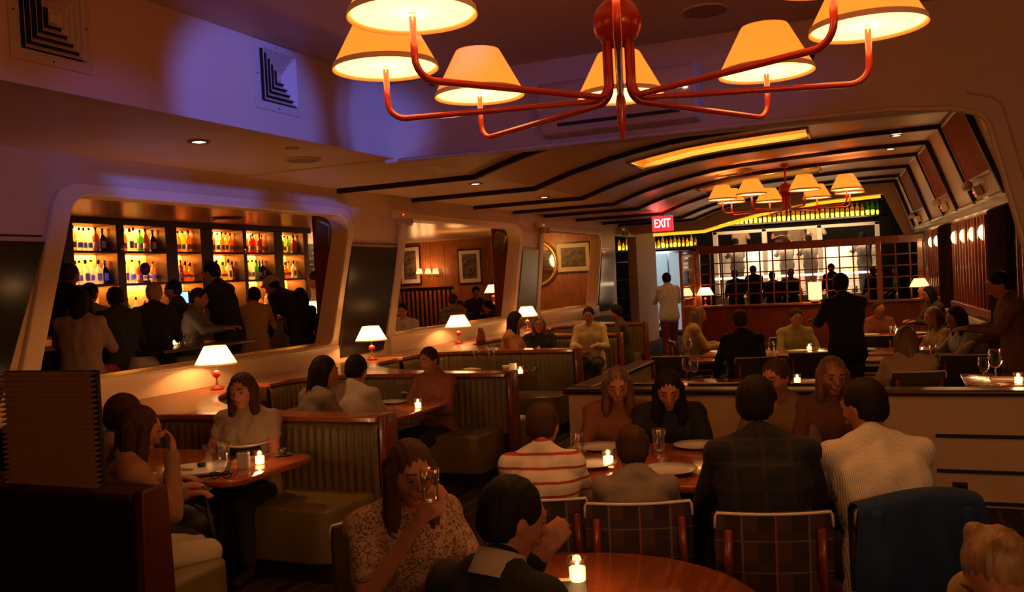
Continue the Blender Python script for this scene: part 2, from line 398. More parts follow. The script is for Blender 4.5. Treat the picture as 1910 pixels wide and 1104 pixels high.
# bar room walls
o = MB().box(-9.95, -9.85, -1, 14.6, .3, 2.9).build('wall_bar_back', barwood); struct(o)
o = MB().box(-12.6, -12.5, 14.6, 21.4, .3, 2.9).build('wall_bar_far_back', panel_w); struct(o)
o = MB().box(-12.6, -9.85, 14.5, 14.6, .3, 2.9).build('wall_bar_return', panel_w); struct(o)
pw = MB()
for i in range(16): pw.box(-12.5 + i * .4, -12.5 + i * .4 + .392, 20.0, 20.06, .35, 2.88)
o = pw.build('wall_bar_end', panel_w, bevel=.006); struct(o)
o = MB().box(-14, -9.8, -1.1, -1, 0, 3).build('wall_bar_near', dark_w); struct(o)
for yy, xx in ((9.2, -6.66), (14.4, -6.60)):
    o = MB().box(xx, -6.2, yy, yy + .12, .35, 2.86).build('wall_fin', wood_r); struct(o)

# ------------------------------------------------------------------ vaulted ceiling of the far room
TY = [8.84, 10.6, 12.5, 14.05, 15.5, 17.3, 19.1, 20.3, 21.4]
def xr(y): return .58 - .07 * (y - 12.5)
def xb(y): return .94 - .073 * (y - 12.5)
ARC = [(-4.22, 2.965), (-3.9, 3.07), (-3.69, 3.133), (-3.2, 3.25), (-2.9, 3.304), (-2.5, 3.365), (-2.09, 3.40), (-1.35, 3.435), (-1.0, 3.447), (-.33, 3.469)]
def section(y, dz=0, flat=True):
    sx = (xr(y) + 4.22) / 4.80
    pts = [(-6.0, 2.965 + dz)] if flat else []
    pts += [(-4.22 + (x + 4.22) * sx, z + dz) for x, z in ARC]
    pts += [(xr(y) - .03, 3.470 + dz), (xr(y), 3.455 + dz), (xb(y), 2.43 + dz * .2)]
    return pts
TRO = ((11.3, 12.2), (15.95, 16.9))
ys = sorted([7.2] + TY + [v for a in TRO for v in a])
m = MB().grid([[Vector((x, y, z)) for x, z in section(y)] for y in ys], False)
def inrec(f):
    c = sum((Vector(m.v[i]) for i in f), Vector()) / len(f)
    if not any(a < c.y < b for a, b in TRO): return False
    X = (c.x + 4.22) / ((xr(c.y) + 4.22) / 4.80) - 4.22
    return -3.2 < X < -1.0
keep = [f for f in m.f if not inrec(f)]; m.f = keep; m.sm = [False] * len(keep)
o = m.build('ceiling_vault', cream)
sol = o.modifiers.new('solid', 'SOLIDIFY'); sol.thickness = .06; sol.offset = 1; struct(o)
# side of the fascia seen above the vault start is closed by the arch wall; dark ribs across the vault
def inner(y, d):
    """the vault section moved d into the room"""
    P_ = section(y); out = []
    for i, (x, z) in enumerate(P_):
        if i < len(P_) - 2: out.append(Vector((x - (d * .35 if i == len(P_) - 3 else 0), y, z - d)))
        elif i == len(P_) - 2: out.append(Vector((x - d, y, z - d)))
        else: out.append(Vector((x - d * .94, y, z + .01)))
    return out
rib_m = mat('rib_trim', (.022, .009, .005), .5, spec=.25)
for k, y in enumerate(TY[:-1]):
    a_, b_ = y - .035, y + .035
    o = MB().grid([inner(a_, -.01), inner(a_, .055), inner(b_, .055), inner(b_, -.01)], False).build('trim_vault_rib', rib_m); struct(o)
# end arch plate above the kitchen
sec = section(21.4)
poly = [(-6.0, 2.75)] + [(-4.25, 2.75), (-2.9, 3.06), (-1.6, 3.22), (-.3, 3.27), (-.24, 3.25), (.14, 2.35)] + [(xb(21.4) + .1, 2.35)] + list(reversed(sec[1:])) + [(-6.0, 2.965)]
o = MB().prism(poly, 21.38, 21.5, 'Y').build('wall_end_arch', creamd); struct(o)
o = MB().box(-9, 3, 27.8, 27.9, 0, 5.2).build('wall_kitchen_back', black); struct(o)
o = MB().box(-9, 3, 21.5, 27.8, 5.0, 5.1).build('ceiling_kitchen', black); struct(o)
o = MB().tube([(-5.5, 21.55, 2.71), (-4.25, 21.55, 2.71), (-2.9, 21.55, 3.02), (-1.6, 21.55, 3.18), (-.3, 21.55, 3.23)], .035, 8).build('trim_cove_light_strip', glow('cove_strip', (1, .36, .012), 1.15)); struct(o)
o = MB().box(-9, -5.95, 21.55, 25.2, 4.9, 5.0).build('ceiling_pantry', black); struct(o)
# right hand wall under the vault
def rw(y, dx=0): return xb(y) + .10 + dx
sil = MB().grid([[Vector((xb(y) - .05, y, 2.45)), Vector((xb(y) + .02, y, 2.43)), Vector((xb(y) - .03, y, 2.33)), Vector((rw(y), y, 2.30))] for y in (7.36, 12.5, 21.4)], False)
o = sil.build('trim_silver_ledge', mat('silver_leaf', (.55, .50, .42), .25, .9, var=.25, vscale=5)); s_ = o.modifiers.new('s', 'SOLIDIFY'); s_.thickness = .03; s_.offset = 1; struct(o)
mir = mat('antique_mirror', (.42, .36, .28), .16, .9, var=.2, vscale=3)
o = MB().prism([(rw(7.36), 7.36), (rw(21.4), 21.4), (rw(21.4) + .1, 21.4), (rw(7.36) + .1, 7.36)], 0, 2.40).build('wall_right_far', wood_r); struct(o)
def rwbox(y0, y1, z0, z1, d0, d1):
    return [(rw(y0) - d1, y0), (rw(y1) - d1, y1), (rw(y1) - d0, y1), (rw(y0) - d0, y0)], z0, z1
mb = MB().prism(*rwbox(8.4, 20.8, 1.12, 2.28, 0, .012)); o = mb.build('wall_right_mirror', mir); struct(o)
for i, (y0, y1) in enumerate(((7.4, 8.15), (10.9, 12.0), (15.6, 16.8))):
    mb = MB().prism(*rwbox(y0, y1, 0, 2.32, 0, .09)); o = mb.build('column_dark', mat('column_black', (.02, .010, .007), .8, spec=0), bevel=.01); struct(o)
mb = MB()
for k in range(46):
    y = 8.4 + k * .27
    if any(a - .1 < y < b + .1 for a, b in ((10.9, 12.0), (15.6, 16.8))): continue
    mb.prism(*rwbox(y, y + .03, 1.0, 2.3, .012, .05))
o = mb.build('trim_mirror_mullion', wood_r); struct(o)
mb = MB().prism(*rwbox(8.2, 20.8, 1.02, 1.12, 0, .08)).prism(*rwbox(8.2, 20.8, 0, 1.0, 0, .05)); o = mb.build('wall_right_wainscot', wood_r, bevel=.006); struct(o)

# recessed light troughs in the vault
def onvault(x, y, dz=0):
    sx = (xr(y) + 4.22) / 4.80; X = (x + 4.22) / sx - 4.22
    A = ARC + [(.55, 3.470)]
    for (a, za), (b, zb) in zip(A, A[1:]):
        if a <= X <= b: return za + (zb - za) * (X - a) / (b - a) + dz
    return 2.965 + dz
def px_(X, y): return (X + 4.22) * ((xr(y) + 4.22) / 4.80) - 4.22
for k, (ya, yb) in enumerate(TRO):
    t = thing('light_trough', (-2.2, (ya + yb) / 2, 3.38), ('long glowing yellow recess in the arched ceiling just past the fascia', 'smaller glowing yellow recess in the arched ceiling above the far chandelier')[k], 'ceiling light', 'ceiling light troughs')
    XS = [-3.2, -2.9, -2.5, -2.09, -1.35, -1.0]
    def row(y, dz): return [Vector((px_(X, y), y, onvault(px_(X, y), y, dz))) for X in XS]
    MB().grid([row(yb, 0), row(yb, .13)], False).grid([row(ya, 0), row(ya, .13)], False).grid([[row(y, 0)[0] for y in (ya, yb)], [row(y, .13)[0] for y in (ya, yb)]], False).grid([[row(y, 0)[-1] for y in (ya, yb)], [row(y, .13)[-1] for y in (ya, yb)]], False).build('side_board', gold_rec, t, True)
    MB().grid([row(ya, .13), row(yb, .13)], False).build('diffuser', glow('trough_glow_%d' % k, (1, .52, .10), (3.4, .7)[k]), t, True)
    f = MB(); f.tube(row(ya, -.008), .022, 6); f.tube(row(yb, -.008), .022, 6)
    for i in (0, -1): f.tube([row(ya, -.008)[i], row(yb, -.008)[i]], .022, 6)
    f.build('frame', mat('pewter_frame', (.35, .28, .13), .3, .8), t, True)
# wood panels in the slanted side of the vault
def slant(y, t, off=0):   # t 0 = top kink, 1 = bottom
    x = xr(y) + (xb(y) - xr(y)) * t; z = 3.455 + (2.43 - 3.455) * t
    return Vector((x - off * .94, y, z - off * .33))
for k, (ya, yb) in enumerate(((10.72, 12.36), (14.15, 15.4), (17.4, 19.0))):
    t = thing('wood_panel', slant((ya + yb) / 2, .4), ('large red wood panel with chrome edge, first along the slanted side of the vault', 'second red wood panel along the slanted side of the vault', 'small farthest red wood panel along the slanted side of the vault')[k], 'panel', 'red wood panels in the vault')
    a, b = ya, yb; t0, t1 = .02, .72
    def slab(pts, off0, off1):
        vs = [slant(y, tt, off0) for y, tt in pts] + [slant(y, tt, off1) for y, tt in pts]; n = len(pts)
        return vs, [tuple(range(n)), tuple(range(n, 2 * n))] + [(i, (i + 1) % n, n + (i + 1) % n, n + i) for i in range(n)]
    pts = rounded([(a, t0), (b, t0), (b, t1), (a, t1)], .05, 3)
    MB().add(*slab(pts, 0, .03)).build('board', mat('red_mahogany', (.30, .055, .016), .65, spec=.12, var=.3, vscale=4, stretch=(9, 1, 9)), t, True)
    c_ = [slant(y, tt, .03) for y, tt in pts]; MB().tube(c_ + [c_[0]], .018, 6).build('chrome_edge', mat('pewter_edge', (.42, .32, .22), .4, .6), t, True)

# half wall between the two rooms, with its cap and the return towards the back
o = MB().box(-2.62, 1.3, 7.12, 7.24, -.02, .80).build('partition_half_wall', cream); struct(o)
o = MB().box(-2.66, 1.3, 7.08, 7.28, .80, .845).build('trim_half_wall_cap', dark_w, bevel=.012); struct(o)
o = MB().box(-2.66, 1.3, 7.075, 7.095, .825, .835).build('trim_half_wall_brass', brass); struct(o)
o = MB().box(-2.62, -2.50, 7.24, 9.4, 0, .80).build('partition_half_wall_return', cream); struct(o)
o = MB().box(-2.66, -2.46, 7.2, 9.44, .80, .845).build('trim_return_cap', dark_w, bevel=.012); struct(o)
for z in (.51, .255, .03):
    o = MB().box(.20, 1.25, 7.105, 7.122, z - .012, z + .012).build('trim_half_wall_groove', black); struct(o)
t = thing('wall_socket', (.346, 7.12, .10), 'small black socket plate on the cream half wall', 'socket')
MB().box(-.05, .05, -.012, 0, -.075, .075).build('plate', black, t, bevel=.004)
MB().box(-.02, .02, -.016, -.012, .015, .05).box(-.02, .02, -.016, -.012, -.05, -.015).build('outlet', blackg, t)
o = MB().box(-3.47, -3.44, 2.5, 15, 0, .012).build('trim_floor_strip', brass); struct(o)

# wooden screen with glazed grid at the far end
def gy(px): return on('Y', 19, px, 480).x
X0, X1 = -3.92, rw(19) - .09
t = thing('wooden_screen', ((X0 + X1) / 2, 19, 0), 'mahogany screen with an open square grid in front of the kitchen', 'screen')
MB().box(X0, X1, 18.94, 19.06, 2.12, 2.28).build('top_beam', wood_r, t, True, bevel=.01)
MB().box(X0, X1, 18.96, 19.04, 0, .98).build('lower_panel', wood_r, t, True, bevel=.01)
MB().box(X0, X1, 18.88, 19.12, .98, 1.03).build('ledge', wood, t, True, bevel=.01)
g = MB()
n = 17
for i in range(n + 1):
    x = X0 + (X1 - X0) * i / n; g.box(x - .014, x + .014, 18.985, 19.015, 1.03, 2.12)
for i in range(1, 5):
    z = 1.03 + i * .22; g.box(X0, X1, 18.985, 19.015, z - .012, z + .012)
g.build('lattice', wood_r, t, True)
for x in (X0, -.35, X1 - .08): MB().box(x - .05, x + .05, 18.93, 19.07, 0, 2.2).build('post', wood, t, True, bevel=.008)
t = thing('screen_return', (-4.0, 18.4, 0), 'narrow side leaf of the mahogany screen with three glazed squares', 'screen')
r = MB(); r.box(-4.02, -3.96, 17.7, 18.9, 0, 1.2).box(-4.02, -3.96, 17.7, 17.82, 1.2, 2.2).box(-4.02, -3.96, 18.78, 18.9, 1.2, 2.2)
for z in (1.2, 1.5, 1.8, 2.1): r.box(-4.02, -3.96, 17.8, 18.8, z - .03, z + .03)
r.build('frame', wood, t, True, bevel=.006)
MB().box(-3.995, -3.985, 17.82, 18.78, 1.2, 2.1).build('pane', glass('pane_glass'), t, True)

# kitchen pass behind the screen, with a band of windows above
K = 24.6
t = thing('kitchen_pass', (-2.5, K, 0), 'bright kitchen pass with white frames and steel counters behind the screen', 'kitchen')
kw = MB()
kw.box(-4.62, -.36, K - .08, K + .08, 2.72, 2.80)
for x in (-4.55, -3.25, -1.85, -.45): kw.box(x - .06, x + .06, K - .08, K + .08, 1.05, 2.8)
kw.build('white_frame', mat('white_paint', (.8, .72, .6), .4), t, True, bevel=.01)
MB().box(-4.6, -.4, K - .1, K + .3, 1.50, 1.545).build('pass_shelf', glow('pass_strip', (1, .68, .38), 3.6), t, True)
MB().box(-4.6, -.4, K - .15, K + .6, .9, 1.0).box(-4.6, -.4, K - .1, K + .5, 0, .9).build('counter', steel, t, True)
MB().box(-4.6, -.4, K + .9, K + .95, 1.0, 2.36).build('tiled_splashback', stripes('white_tile', (.85, .82, .75), (.5, .47, .4), 6, lines=[('X', 7, .06, (.4, .38, .33)), ('Z', 7, .06, (.4, .38, .33))], rough=.2), t, True)
MB().box(-4.6, -.4, K + .1, K + .5, 2.28, 2.36).build('extract_hood', steel, t, True)
st_ = MB().box(-4.6, -.4, K + .34, K + .88, 0, .72); struct(st_.build('floor_kitchen_platform', black))
sh = MB()
for i in range(9):
    x = -4.3 + i * .46; sh.cyl(.07, 0, .16, (x, K + .7, 1.0), 12)
sh.build('stock_pots', steel, t, True)
o = MB().box(-4.6, -.4, K + .96, K + 2.2, 1.34, 1.40).build('floor_mezzanine', black); struct(o)
# ledge carrying the row of yellow-lit bottles
o = MB().box(-4.6, -.2, K - .1, K + .3, 2.93, 2.97).build('trim_bottle_ledge', dark_w); struct(o)
o = MB().box(-7.6, -4.9, K - .1, K + .3, 2.42, 2.46).build('trim_side_ledge', dark_w); struct(o)
o = MB().box(-4.7, .3, K + .32, K + .4, 2.80, 5).build('wall_above_pass', mat('black_green_wall', (.010, .009, .007), .8, spec=.1)); struct(o)
o = MB().box(-.4, 1.5, K - .1, K, 0, 5).build('wall_kitchen_right', mat('black_green_wall', (.010, .009, .007), .8, spec=.1)); struct(o)
# pantry with steel fridge left of the screen
t = thing('refrigerator', (-6.0, 25.0, 0), 'tall steel refrigerator glimpsed beyond the end of the left wall', 'refrigerator')
MB().box(-6.5, -5.35, 24.75, 25.15, 0.05, 2.38).build('body', steel, t, True, bevel=.01)
MB().box(-6.45, -5.95, 24.72, 24.75, .15, 2.3).build('door', mat('lit_glass_door', (.6, .75, .8), .2, emit=(.55, .8, .9), es=.16), t, True)
MB().box(-5.9, -5.4, 24.72, 24.75, .15, 2.3).build('door', mat('lit_glass_door', (.6, .75, .8), .13), t, True)
MB().box(-5.96, -5.94, 24.68, 24.72, .8, 1.6).build('handle', chrome, t, True)
t = thing('service_shelf', (-7.2, 24.2, 0), 'tall dark steel shelf seen through the doorway past the last opening', 'shelf')
MB().box(-7.9, -7.85, 23.9, 24.3, 0, 2.3).box(-6.75, -6.7, 23.9, 24.3, 0, 2.3).build('upright', steel, t, True)
for z in (.6, 1.1, 1.6, 2.1): MB().box(-7.9, -6.7, 23.9, 24.3, z, z + .03).build('shelf_board', steel, t, True)

# exit sign
e = on('Y', 17.3, 1236, 417)
t = thing('exit_sign', e, 'red illuminated EXIT sign hanging from the ceiling before the pantry', 'sign')
MB().box(-.21, .21, -.03, .03, -.15, .15).build('housing', mat('exit_red', (.6, .02, .02), .4, emit=(1, .03, .04), es=.9), t, bevel=.01)
MB().box(-.02, .02, -.02, .02, .15, .24).build('mount', black, t)
cu = bpy.data.curves.new('exit_text', 'FONT'); cu.body = 'EXIT'; cu.size = .24; cu.extrude = .004; cu.align_x = 'CENTER'; cu.align_y = 'CENTER'; cu.offset = .0
tmp = bpy.data.objects.new('x', cu); COL.objects.link(tmp)
me = bake(tmp)
me.materials.clear(); me.materials.append(glow('exit_letters', (1, .75, .6), 3)); me.transform(Matrix.Rotation(pi / 2, 4, 'X')); me.transform(Matrix.Scale(.66, 4, (1, 0, 0)))
lt = bpy.data.objects.new('lettering', me); COL.objects.link(lt); lt.parent = t; lt.location = (0, -.034, 0)
light('POINT', (e.x, e.y - .2, e.z + .05), 3, (1, .03, .03), .05, name='exit_light')
# ------------------------------------------------------------------ ceiling fittings
trimring = mat('downlight_trim', (.3, .2, .12), .4)
for i, (px, py, z, lab) in enumerate(((371, 263, 2.98, 'recessed downlight in the low soffit over the bar opening'), (887, 342, 2.965, 'recessed downlight between the first and second dark ceiling ribs'), (1015, 367, 2.965, 'recessed downlight between the second and third dark ceiling ribs'),
        (1090, 398, 2.96, 'tiny recessed downlight near the far end of the left wall'), (1672, 252, 3.455, 'recessed downlight in the vault near its right kink, nearer one'), (1661, 277, 3.455, 'smaller recessed downlight in the vault behind the nearer one'))):
    q = on('Z', z, px, py); t = thing('downlight', (q.x, q.y, z), lab, 'downlight', 'recessed downlights')
    MB().lathe([(.052, -.012), (.085, -.012), (.088, -.002), (.05, 0)], 24, caps=False).build('trim_ring', trimring, t)
    MB().lathe([(.0, -.008), (.05, -.008)], 24, caps=False).build('bulb', glow('downlight_glow', (1, .82, .62), 6), t)
for px, py, z, r, lab in ((565, 297, 2.98, .16, 'round flush speaker in the low soffit beside the downlight'), (1315, 18, 3.66, .17, 'round flush speaker in the upper ceiling right of the chandelier'), (1365, 322, 3.39, .32, 'round air diffuser with concentric rings in the vault')):
    q = on('Z', z, px, py); zz = z if z != 3.39 else onvault(q.x, q.y)
    if r > .2: q = on('Z', zz, px, py)
    t = thing('ceiling_speaker' if r < .3 else 'air_diffuser', (q.x, q.y, zz), lab, 'speaker' if r < .3 else 'air vent')
    tilt = Matrix.Rotation(radians(0 if r < .3 else -4), 4, 'Y')
    MB().lathe([(0, -.012), (r * .9, -.012)], 32, caps=False, M=tilt).build('grille', mat('speaker_grille', (.30, .19, .12), .7, bump=.4, bscale=300), t)
    m = MB().lathe([(r * .9, -.014), (r, -.014), (r * 1.02, -.002)], 32, caps=False, M=tilt)
    if r > .2:
        for k in (.35, .6): m.lathe([(r * k, -.03), (r * (k + .1), -.03), (r * (k + .14), -.014)], 32, caps=False, M=tilt)
    m.build('ring', cream_up, t)
q = on('Z', 2.98, 545, 276)
t = thing('smoke_detector', (q.x, q.y, 2.98), 'small flat disc on the low soffit near its edge', 'smoke detector')
MB().lathe([(.0, -.02), (.05, -.02), (.06, 0)], 20).build('disc', cream, t)
for px, py, lab in ((808, 150, 'small dark dome camera in the corner behind the leftmost shade'), (1507, 104, 'small dark dome camera on the fascia behind the right shades')):
    q = on('Y', 7.16, px, py); t = thing('dome_camera', q, lab, 'camera')
    MB().lathe([(.0, -.05), (.035, -.04), (.05, 0), (.055, .03), (0, .03)], 16).build('dome', blackg, t)
    MB().cyl(.06, .03, .05, n=16).build('mount', cream_up, t)
# two square louvred vents on the side of the soffit
for (px0, py0, px1, py1), lab in (((10, -40, 168, 112), 'large square louvred air vent high on the brown side of the soffit'), ((470, 85, 557, 208), 'square louvred air vent washed in blue light on the side of the soffit')):
    c = on('X', -4.25, (px0 + px1) / 2, (py0 + py1) / 2); h = .235 if px0 > 100 else .24
    a_, b_ = on('X', -4.25, px0 + 4, (py0 + py1) / 2).y, on('X', -4.25, px1 - 4, (py0 + py1) / 2).y; h = (b_ - a_) / 2
    t = thing('air_vent', (-4.25, (a_ + b_) / 2, c.z), lab, 'air vent', 'square soffit vents')
    f = MB(); f.prism([(-h, -h), (h, -h), (h, h), (-h, h)], 0, .012, 'X'); f.build('plate', mat('vent_plate', (.56, .40, .30), .5), t, bevel=.003)
    MB().prism([(-h * .76, -h * .76), (h * .76, -h * .76), (h * .76, h * .76), (-h * .76, h * .76)], .012, .014, 'X').build('duct', black, t)
    f = MB()
    for k in range(5):
        o_, i_ = h * (.76 - k * .145), h * (.76 - k * .145 - .10)
        O = [(-o_, -o_), (o_, -o_), (o_, o_), (-o_, o_)]; I = [(-i_, -i_), (i_, -i_), (i_, i_), (-i_, i_)]
        vs = [(.046, a, b) for a, b in O] + [(.014, a, b) for a, b in I]
        f.add(vs, [(j, (j + 1) % 4, 4 + (j + 1) % 4, 4 + j) for j in range(4)])
    g_ = h * .09; f.prism([(-g_, -g_), (g_, -g_), (g_, g_), (-g_, g_)], .014, .03, 'X')
    lo = f.build('louvres', mat('vent_plate', (.56, .40, .30), .5), t); s_ = lo.modifiers.new('s', 'SOLIDIFY'); s_.thickness = .004
    sc = MB()
    for a, b in ((-h * .9, 0), (h * .9, 0), (0, -h * .9), (0, h * .9)): sc.sphere(.006, (.012, a, b), 8, 6)
    sc.build('screws', black, t)
# air conditioner on the fascia
t = thing('air_conditioner', (-2.05, 7.2, 3.2), 'wide white wall air conditioner on the fascia behind the chandelier', 'air conditioner')
pr = [(0, 0.22), (-.20, .22), (-.24, .16), (-.24, -.05), (-.16, -.20), (0, -.22)]
MB().prism(pr, -.66, .66, 'X').build('body', cream_up, t, bevel=.015, seg=3).matrix_basis
MB().box(.655, .665, -.2, -.005, -.15, .2).build('side_seam', cream_up, t)
MB().box(-.50, .52, -.215, -.17, -.150, -.125).build('outlet_slot', black, t)
MB().add([(-.50, -.245, -.06), (.52, -.245, -.06), (.52, -.18, -.17), (-.50, -.18, -.17)], [(0, 1, 2, 3)]).build('flap', cream_up, t)
MB().box(.57, .60, -.25, -.24, .02, .035).build('indicator_light', glow('standby_green', (1, .8, .5), 2), t)
# twin-head emergency lights
def emergency(loc, n, lab, s=1.0):
    t = thing('emergency_light', loc, lab, 'emergency light', 'twin head emergency lights'); n = Vector(n).normalized()
    M = Vector((1, 0, 0)).rotation_difference(n).to_matrix().to_4x4()
    MB().box(0, .08 * s, -.15 * s, .15 * s, -.06 * s, .06 * s, M=M).build('housing', creamd, t, bevel=.01)
    for k in (-1, 1):
        hd = MB(); hd.sphere(.055 * s, tuple(M @ Vector((.12 * s, k * .11 * s, -.10 * s))), 14, 8); hd.build('lamp_head', mat('beige_plastic', (.5, .38, .26), .35), t)
    MB().sphere(.009 * s, tuple(M @ Vector((.085 * s, .03 * s, 0))), 8, 6).build('indicator_light', glow('red_led', (1, .06, .03), 4), t)
emergency((-6.0, 10.15, 2.72), (1, 0, 0), 'twin head emergency light on the left wall under the first ceiling rib')
emergency((-6.0, 15.2, 2.76), (1, 0, 0), 'small twin head emergency light on the left wall between the second and third openings')
for yy, lab in ((11.9, 'twin head emergency light under the large red panel of the vault'), (15.0, 'twin head emergency light under the second red panel of the vault'), (18.9, 'twin head emergency light under the farthest red panel')):
    emergency(slant(yy, .86, .0), (-1, 0, -.35), lab)
emergency((-6.0, 20.4, 2.84), (1, 0, 0), 'tiny emergency light above the doorway at the end of the left wall')

# ------------------------------------------------------------------ chandeliers
sh_big = shade_mat('chandelier_shade', (.85, .50, .20), (1, .25, .03), .42)
sh_in = shade_mat('chandelier_shade_lining', (.9, .75, .5), (1, .52, .14), .85)
diff_m = shade_mat('chandelier_diffuser', (.9, .7, .4), (1, .52, .14), 2.4)
band_m = mat('shade_band', (.45, .25, .12), .8, emit=(1, .3, .1), es=.08)
def chandelier(c, lab, power, top, a0):
    t = thing('chandelier', c, lab, 'chandelier', 'red eight armed chandeliers')
    R = 1.02
    st = MB(); st.cyl(.014, .42, top - c.z - .03, n=12); st.build('stem', redlac, t)
    MB().lathe([(0, top - c.z - .05), (.05, top - c.z - .05), (.07, top - c.z - .01), (.07, top - c.z)], 20).build('canopy', redlac, t)
    MB().sphere(.105, (0, 0, .335), 28, 18).build('ball', redlac, t)
    MB().lathe([(.0, -.17), (.008, -.16), (.020, -.06), (.022, .0), (.016, .03), (.014, .3)], 16).build('finial', redlac, t)
    for k in range(8):
        a = a0 + pi / 4 * k; u = Vector((cos(a), sin(a), 0)); z0 = 0
        pts = [u * .055 + Vector((0, 0, .28)), u * .055 + Vector((0, 0, .08))]
        for j in range(1, 6):
            q = j / 5 * pi / 2; pts.append(u * (.055 + .07 * (1 - cos(q))) + Vector((0, 0, .08 - .07 * sin(q))))
        pts.append(u * (R - .08) + Vector((0, 0, .0)))
        for j in range(1, 7):
            q = j / 6 * pi / 2; pts.append(u * (R - .08 + .08 * sin(q)) + Vector((0, 0, .08 * (1 - cos(q)))))
        pts.append(u * R + Vector((0, 0, .22)))
        MB().tube(pts, .0135, 10).build('arm', redlac, t)
        p = u * R + Vector((0, 0, .22))
        s = MB().lathe([(.232, .0), (.228, .018), (.118, .225), (.112, .235)], 40, tuple(p), caps=False).build('lamp_shade', sh_big, t)
        sd = s.modifiers.new('s', 'SOLIDIFY'); sd.thickness = .002
        MB().lathe([(.2335, -.001), (.2295, .024)], 40, tuple(p), caps=False).build('shade_band', band_m, s)
        MB().lathe([(.014, .014), (.218, .012)], 40, tuple(p), caps=False).build('diffuser', diff_m, s)
        light('POINT', Vector(c) + p + Vector((0, 0, .09)), power, WARM, .035, name='chandelier_bulb')
    return t
cc = at(3.8, 1158, 190)
va = atan2(cc.y, cc.x)
chandelier(cc, 'large red chandelier with eight glowing cream shades over the round table', 4.5, 3.66, va)
cf = at(14.4, 1467, 392)
chandelier(cf, 'smaller-looking far red chandelier under the arched ceiling', 7, onvault(cf.x, cf.y), va + .1)

# ------------------------------------------------------------------ table lamps
sh_tab = shade_mat('table_lamp_shade', (.92, .78, .5), (1, .50, .15), 2.0)
def lamp_build(loc, lab, s=1.0, power=10, dark=False):
    t = thing('table_lamp', loc, lab, 'lamp', 'small table lamps with red bases')
    MB().lathe([(.0, 0), (.06, 0), (.06, .012), (.02, .025), (.010, .05), (.008, .10), (0, .10)], 20).build('base', redlac, t)
    MB().sphere(.036, (0, 0, .135), 20, 12).build('ball', redlac, t)
    MB().cyl(.005, .165, .34, n=8).build('stem', brass, t)
    s_ = MB().lathe([(.185, .22), (.095, .385)], 40, caps=False).build('lamp_shade', sh_tab, t)
    MB().lathe([(.187, .218), (.182, .232)], 40, caps=False).lathe([(.098, .378), (.094, .387)], 40, caps=False).build('shade_binding', mat('binding', (.6, .3, .12), .7, emit=(1, .35, .1), es=.25), s_)
    light('POINT', Vector(loc) + Vector((0, 0, .29)), power, WARMW, .03, name='table_lamp_bulb')
    return t
LZ = .955
for y, lab in ((6.22, 'table lamp below the bar opening, largest of the lamps along the left wall'), (8.78, 'second table lamp along the left wall, in front of the black panel'), (11.0, 'third table lamp along the left wall, below the opening with framed prints'), (13.5, 'fourth table lamp along the left wall, above the dark haired women')):
    lamp_build((-5.62, y, LZ), lab)
lamp_build((on('Y', 18.97, 1315, 545).x, 18.97, 1.03), 'table lamp at the left end of the grid screen ledge', power=6)
lamp_build((on('Y', 18.97, 1715, 528).x, 18.97, 1.03), 'table lamp at the right end of the grid screen ledge', power=6)
# two more lamps on ledges in the bar room, half hidden by the wall fins
for (px, py, d), lab in (((592, 588, 11.6), 'table lamp in the bar room half hidden by the red fin'), ((920, 548, 18.0), 'far table lamp seen through the second opening, half hidden by the fin')):
    q = at(d, px, py); z = q.z - .2
    t = lamp_build((q.x, q.y, z), lab, power=6)
    cb = thing('lamp_cabinet', (q.x, q.y, .35), 'dark cabinet under ' + ('the half hidden lamp in the bar room' if px < 600 else 'the far lamp in the panelled room'), 'cabinet')
    MB().box(-.25, .25, -.25, .25, 0, z - .35 - .03).build('body', dark_w, cb, bevel=.01)
    MB().box(-.28, .28, -.28, .28, z - .35 - .03, z - .35).build('top', wood_r, cb, bevel=.006)

# wall lights on the mirrored right wall
sc_m = glow('sconce_glow', (1, .52, .18), 3.2)
SCS = .62
for k, (y, lab) in enumerate(((9.9, 'wall light on the right wall before the first dark pillar'), (12.6, 'first half dome wall light after the first dark pillar'), (13.4, 'second half dome wall light after the first dark pillar'), (14.2, 'third half dome wall light between the two dark pillars'), (15.1, 'fourth half dome wall light just before the second dark pillar'), (17.3, 'half dome wall light just past the second dark pillar'), (18.2, 'farther half dome wall light beyond the second dark pillar'))):
    z = 2.09; x = rw(y) - .05
    t = thing('wall_light', (x, y, z), lab, 'wall light', 'half dome wall lights on the mirrored wall')
    prof = [(.0, -.15), (.05, -.135), (.085, -.09), (.10, -.03), (.10, .03), (.085, .09), (.05, .135), (0, .15)]
    m = MB(); vs = []; fs = []
    for r, zz in prof:
        for i in range(9):
            a = pi / 2 + pi * i / 8; vs.append(Vector((r * cos(a) * .8, r * sin(a), zz)) * SCS)
    for j in range(len(prof) - 1):
        for i in range(8): fs.append((j * 9 + i, j * 9 + i + 1, (j + 1) * 9 + i + 1, (j + 1) * 9 + i))
    m.add(vs, fs, True); m.build('lamp_shade', sc_m, t)
    MB().box(0, .045, -.07, .07, -.11, .11).build('back_plate', brass, t, bevel=.005)
    light('POINT', (x - .16, y, z), 1.8, WARMW, .06, name='sconce_bulb')
